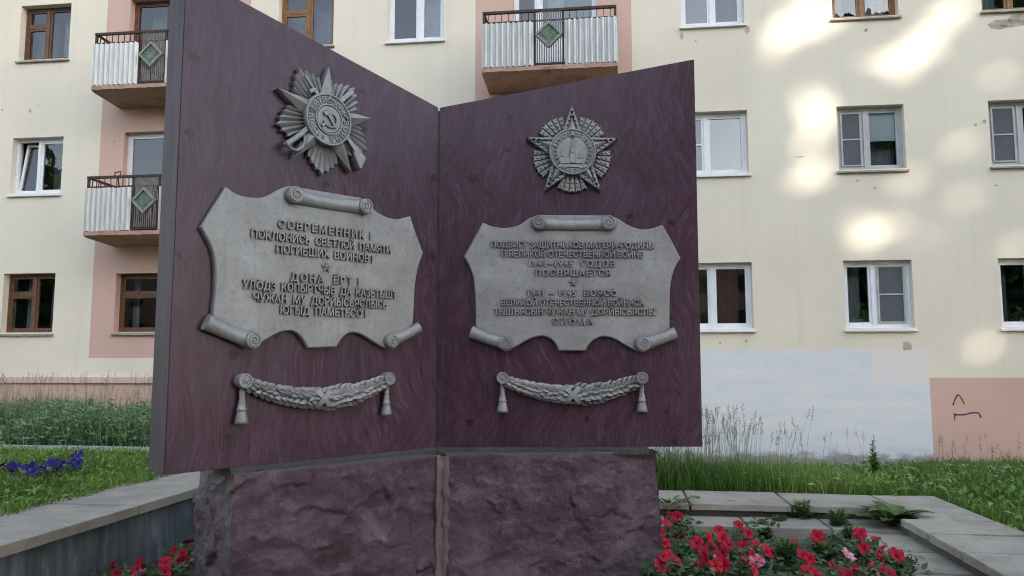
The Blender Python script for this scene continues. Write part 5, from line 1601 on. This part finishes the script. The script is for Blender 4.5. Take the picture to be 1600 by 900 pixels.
for px, py, h, lab in [(1232, 892, .20, 'feathery marigold plant nearest the lower frame edge, left of the pink bloom'),
                       (1217, 830, .13, 'small feathery marigold plant in front of the slab row, left of the tall ones'),
                       (1255, 826, .22, 'tall feathery marigold plant standing before the slab step'),
                       (1310, 838, .20, 'bushy marigold plant between two red petunias at the right'),
                       (1298, 820, .16, 'feathery marigold plant reaching over the slab joint'),
                       (1135, 898, .15, 'low feathery marigold plant in front of the left petunia cluster'),
                       (1330, 856, .15, 'marigold plant beside the faded pink bloom on the right'),
                       (1195, 845, .11, 'broad low seedling plant on bare soil behind the largest red bloom'),
                       (1290, 880, .14, 'marigold plant surrounded by bare soil near the front')]:
    marigold(px, py, h, lab)
for px, py, soil, lab in [(1070, 838, .165, 'bloomless green petunia behind the single red bloom'), (1100, 862, .165, 'bloomless green petunia filling the gap at the left cluster'),
                          (1190, 838, .165, 'bloomless pale green petunia on bare soil before the slabs'), (1300, 862, .165, 'bloomless green petunia in the right half of the bed'),
                          (1355, 878, .165, 'bloomless green petunia at the right front of the bed'), (1215, 880, .165, 'bloomless green petunia beside the front marigold')]:
    p = on_level(px, py, soil); r_ = empty('petunia', (p.x, p.y, soil - .005), 0, label=lab, cat='flower', group='petunias without blooms')
    n = 90; P = np.stack([rng.normal(0, .07, n), rng.normal(0, .06, n), rng.uniform(.0, .12, n)], 1); D = rng.normal(0, 1, (n, 3)); D[:, 2] = np.abs(D[:, 2]) * .5
    fast_mesh('foliage', *leaf_cards(P, D, np.tile([0, -.35, 1.0], (n, 1)) + rng.normal(0, .45, (n, 3)), rng.uniform(.045, .10, n), rng.uniform(.03, .055, n), rng.uniform(0, 1, n)), 'petunia_leaves', r_)

# ------------------------------------------------------------------ across the street: trees and a brick block (out of view, partly added to shade the scene and its reflections)
SUNLIT = [  # gaps cut into the crowns to shape the sun patches on the wall: facade (photo x, y), radius in metres
 (1225,52,.16),(1240,30,.10),(1200,95,.05),(1268,10,.16),(1290,45,.06),(1452,55,.12),(1475,25,.13),(1500,8,.10),(1440,80,.08),(1262,145,.10),(1280,165,.10),(1262,190,.09),(1285,198,.07),
 (1265,268,.15),(1258,285,.10),(1410,110,.07),(1425,125,.05),(1560,125,.07),(1500,222,.08),(1482,235,.05),(1340,345,.06),(1395,350,.05),(1442,368,.06),(1346,392,.05),
 (1520,318,.08),(1505,300,.05),(1590,385,.09),(1560,392,.06),(1540,543,.07),(1420,288,.07),(1405,275,.05),(1360,95,.04),(1265,215,.06),(1330,15,.05),(1590,60,.05)]
S_DIR = np.array(SUN_DIR)
GAPS = []
for (x, y, r) in SUNLIT:
    u, z = on_facade(x, y); q = facade_pt(u, 0, z); GAPS.append((np.array(q), r - .03))
def street_tree(x, y, h, rad, seed, nl, label):
    r_ = np.random.default_rng(seed)
    root = empty('broadleaf_tree', (x, y, -.1), 0, label=label, cat='tree', group='street trees across the road')
    t = MB(); t.tube([(0, 0, 0), (.05, 0, h * .25), (-.1, .1, h * .6), (0, 0, h * .92)], [.22, .18, .11, .03], 9)
    for i in range(9):
        a = i * 2.4; z = h * (.25 + .07 * i); t.tube([(0, 0, z), (rad * .45 * math.cos(a), rad * .45 * math.sin(a), z + h * .09), (rad * .8 * math.cos(a), rad * .8 * math.sin(a), z + h * .13)], [.08, .05, .02], 6)
    t.build('trunk', 'bark', root, smooth=True)
    P = np.stack([r_.uniform(-rad, rad, nl), r_.uniform(-rad * .8, rad * .8, nl), r_.uniform(.17 * h, h, nl)], 1)
    prof = np.clip(1.25 - .95 * ((P[:, 2] / h - .55) / .5) ** 2, .3, 1.0)
    k = (np.hypot(P[:, 0] / rad, P[:, 1] / (rad * .8)) < prof); P = P[k]
    W = P + np.array([x, y, -.1]); keep = np.ones(len(P), bool)
    for g_, rr in GAPS:
        d = W - g_; s = d @ S_DIR; keep &= np.linalg.norm(d - s[:, None] * S_DIR, axis=1) > rr + .27
    P = P[keep]; n = len(P)
    D = r_.normal(0, 1, (n, 3)); D /= np.linalg.norm(D, axis=1, keepdims=True); P = P - D * .38
    fast_mesh('crown', *leaf_cards(P, D, r_.normal(0, 1, (n, 3)), r_.uniform(.6, .95, n), r_.uniform(.45, .7, n), r_.uniform(0, 1, n)), 'tree_leaves', root)
names = ['tall dense broadleaf tree across the road, reflected in the window glass']
for i in range(3):
    street_tree(-44 - 9 * i, -16 - 6 * i, 17 + i, 5.0, 300 + i, 9000, 'spreading broadleaf tree far to the left, reflected in the left windows')
for i, (tx, ty) in enumerate(((40, -7), (44, 3), (37, 11), (50, -2))):
    street_tree(tx, ty, 14 + i, 5.0, 400 + i, 9000, 'broadleaf tree far to the right of the monument, mirrored dimly in its polished left slab')  # added out of view so the left slab mirrors less open sky
for i in range(9):
    street_tree(14.5 + 4.6 * i + random.uniform(-.5, .5), -34 + random.uniform(-1.5, 1.5), 29 + random.uniform(-1, 1.2), 4.9, 100 + i, 21000, names[0])  # row placed out of view to block the sun except through the cut gaps
def street_block(x, y, yaw, L, H_, mat, label):
    blk = empty('apartment_block', (x, y, -.1), yaw, label=label, cat='building', group='apartment blocks across the road')
    s = MB(); s.box(-L, L, -6, 6, 0, H_); s.build('wall', mat, blk)
    s = MB(); s.box(-L - .4, L + .4, -6.4, 6.4, H_, H_ + .4); s.build('roof', 'roof_tin', blk)
    me = None
    for fl in range(int(H_ / 3.2)):
        for k in range(int(L * 2 / 3.3)):
            if me is None:
                s = MB(); s.box(-.7, .7, 6.002, 6.05, 0, 1.5); w_ = s.build('window', 'room_dark', blk); me = w_.data
            else:
                w_ = bpy.data.objects.new('window', me); COL.objects.link(w_); w_.parent = blk
            w_.location = (-L + 2 + 3.3 * k, 0, 1.4 + 3.1 * fl)
street_block(62, -60, R(-18), 24, 13.5, 'brick_pink', 'pinkish brick apartment block across the road reflected in a ground floor window')
street_block(-22, -44, R(2), 42, 16.5, 'brick_pink', 'long brick apartment block across the road standing behind the street trees')  # added and raised to cut low sky light and its reflection in the slabs
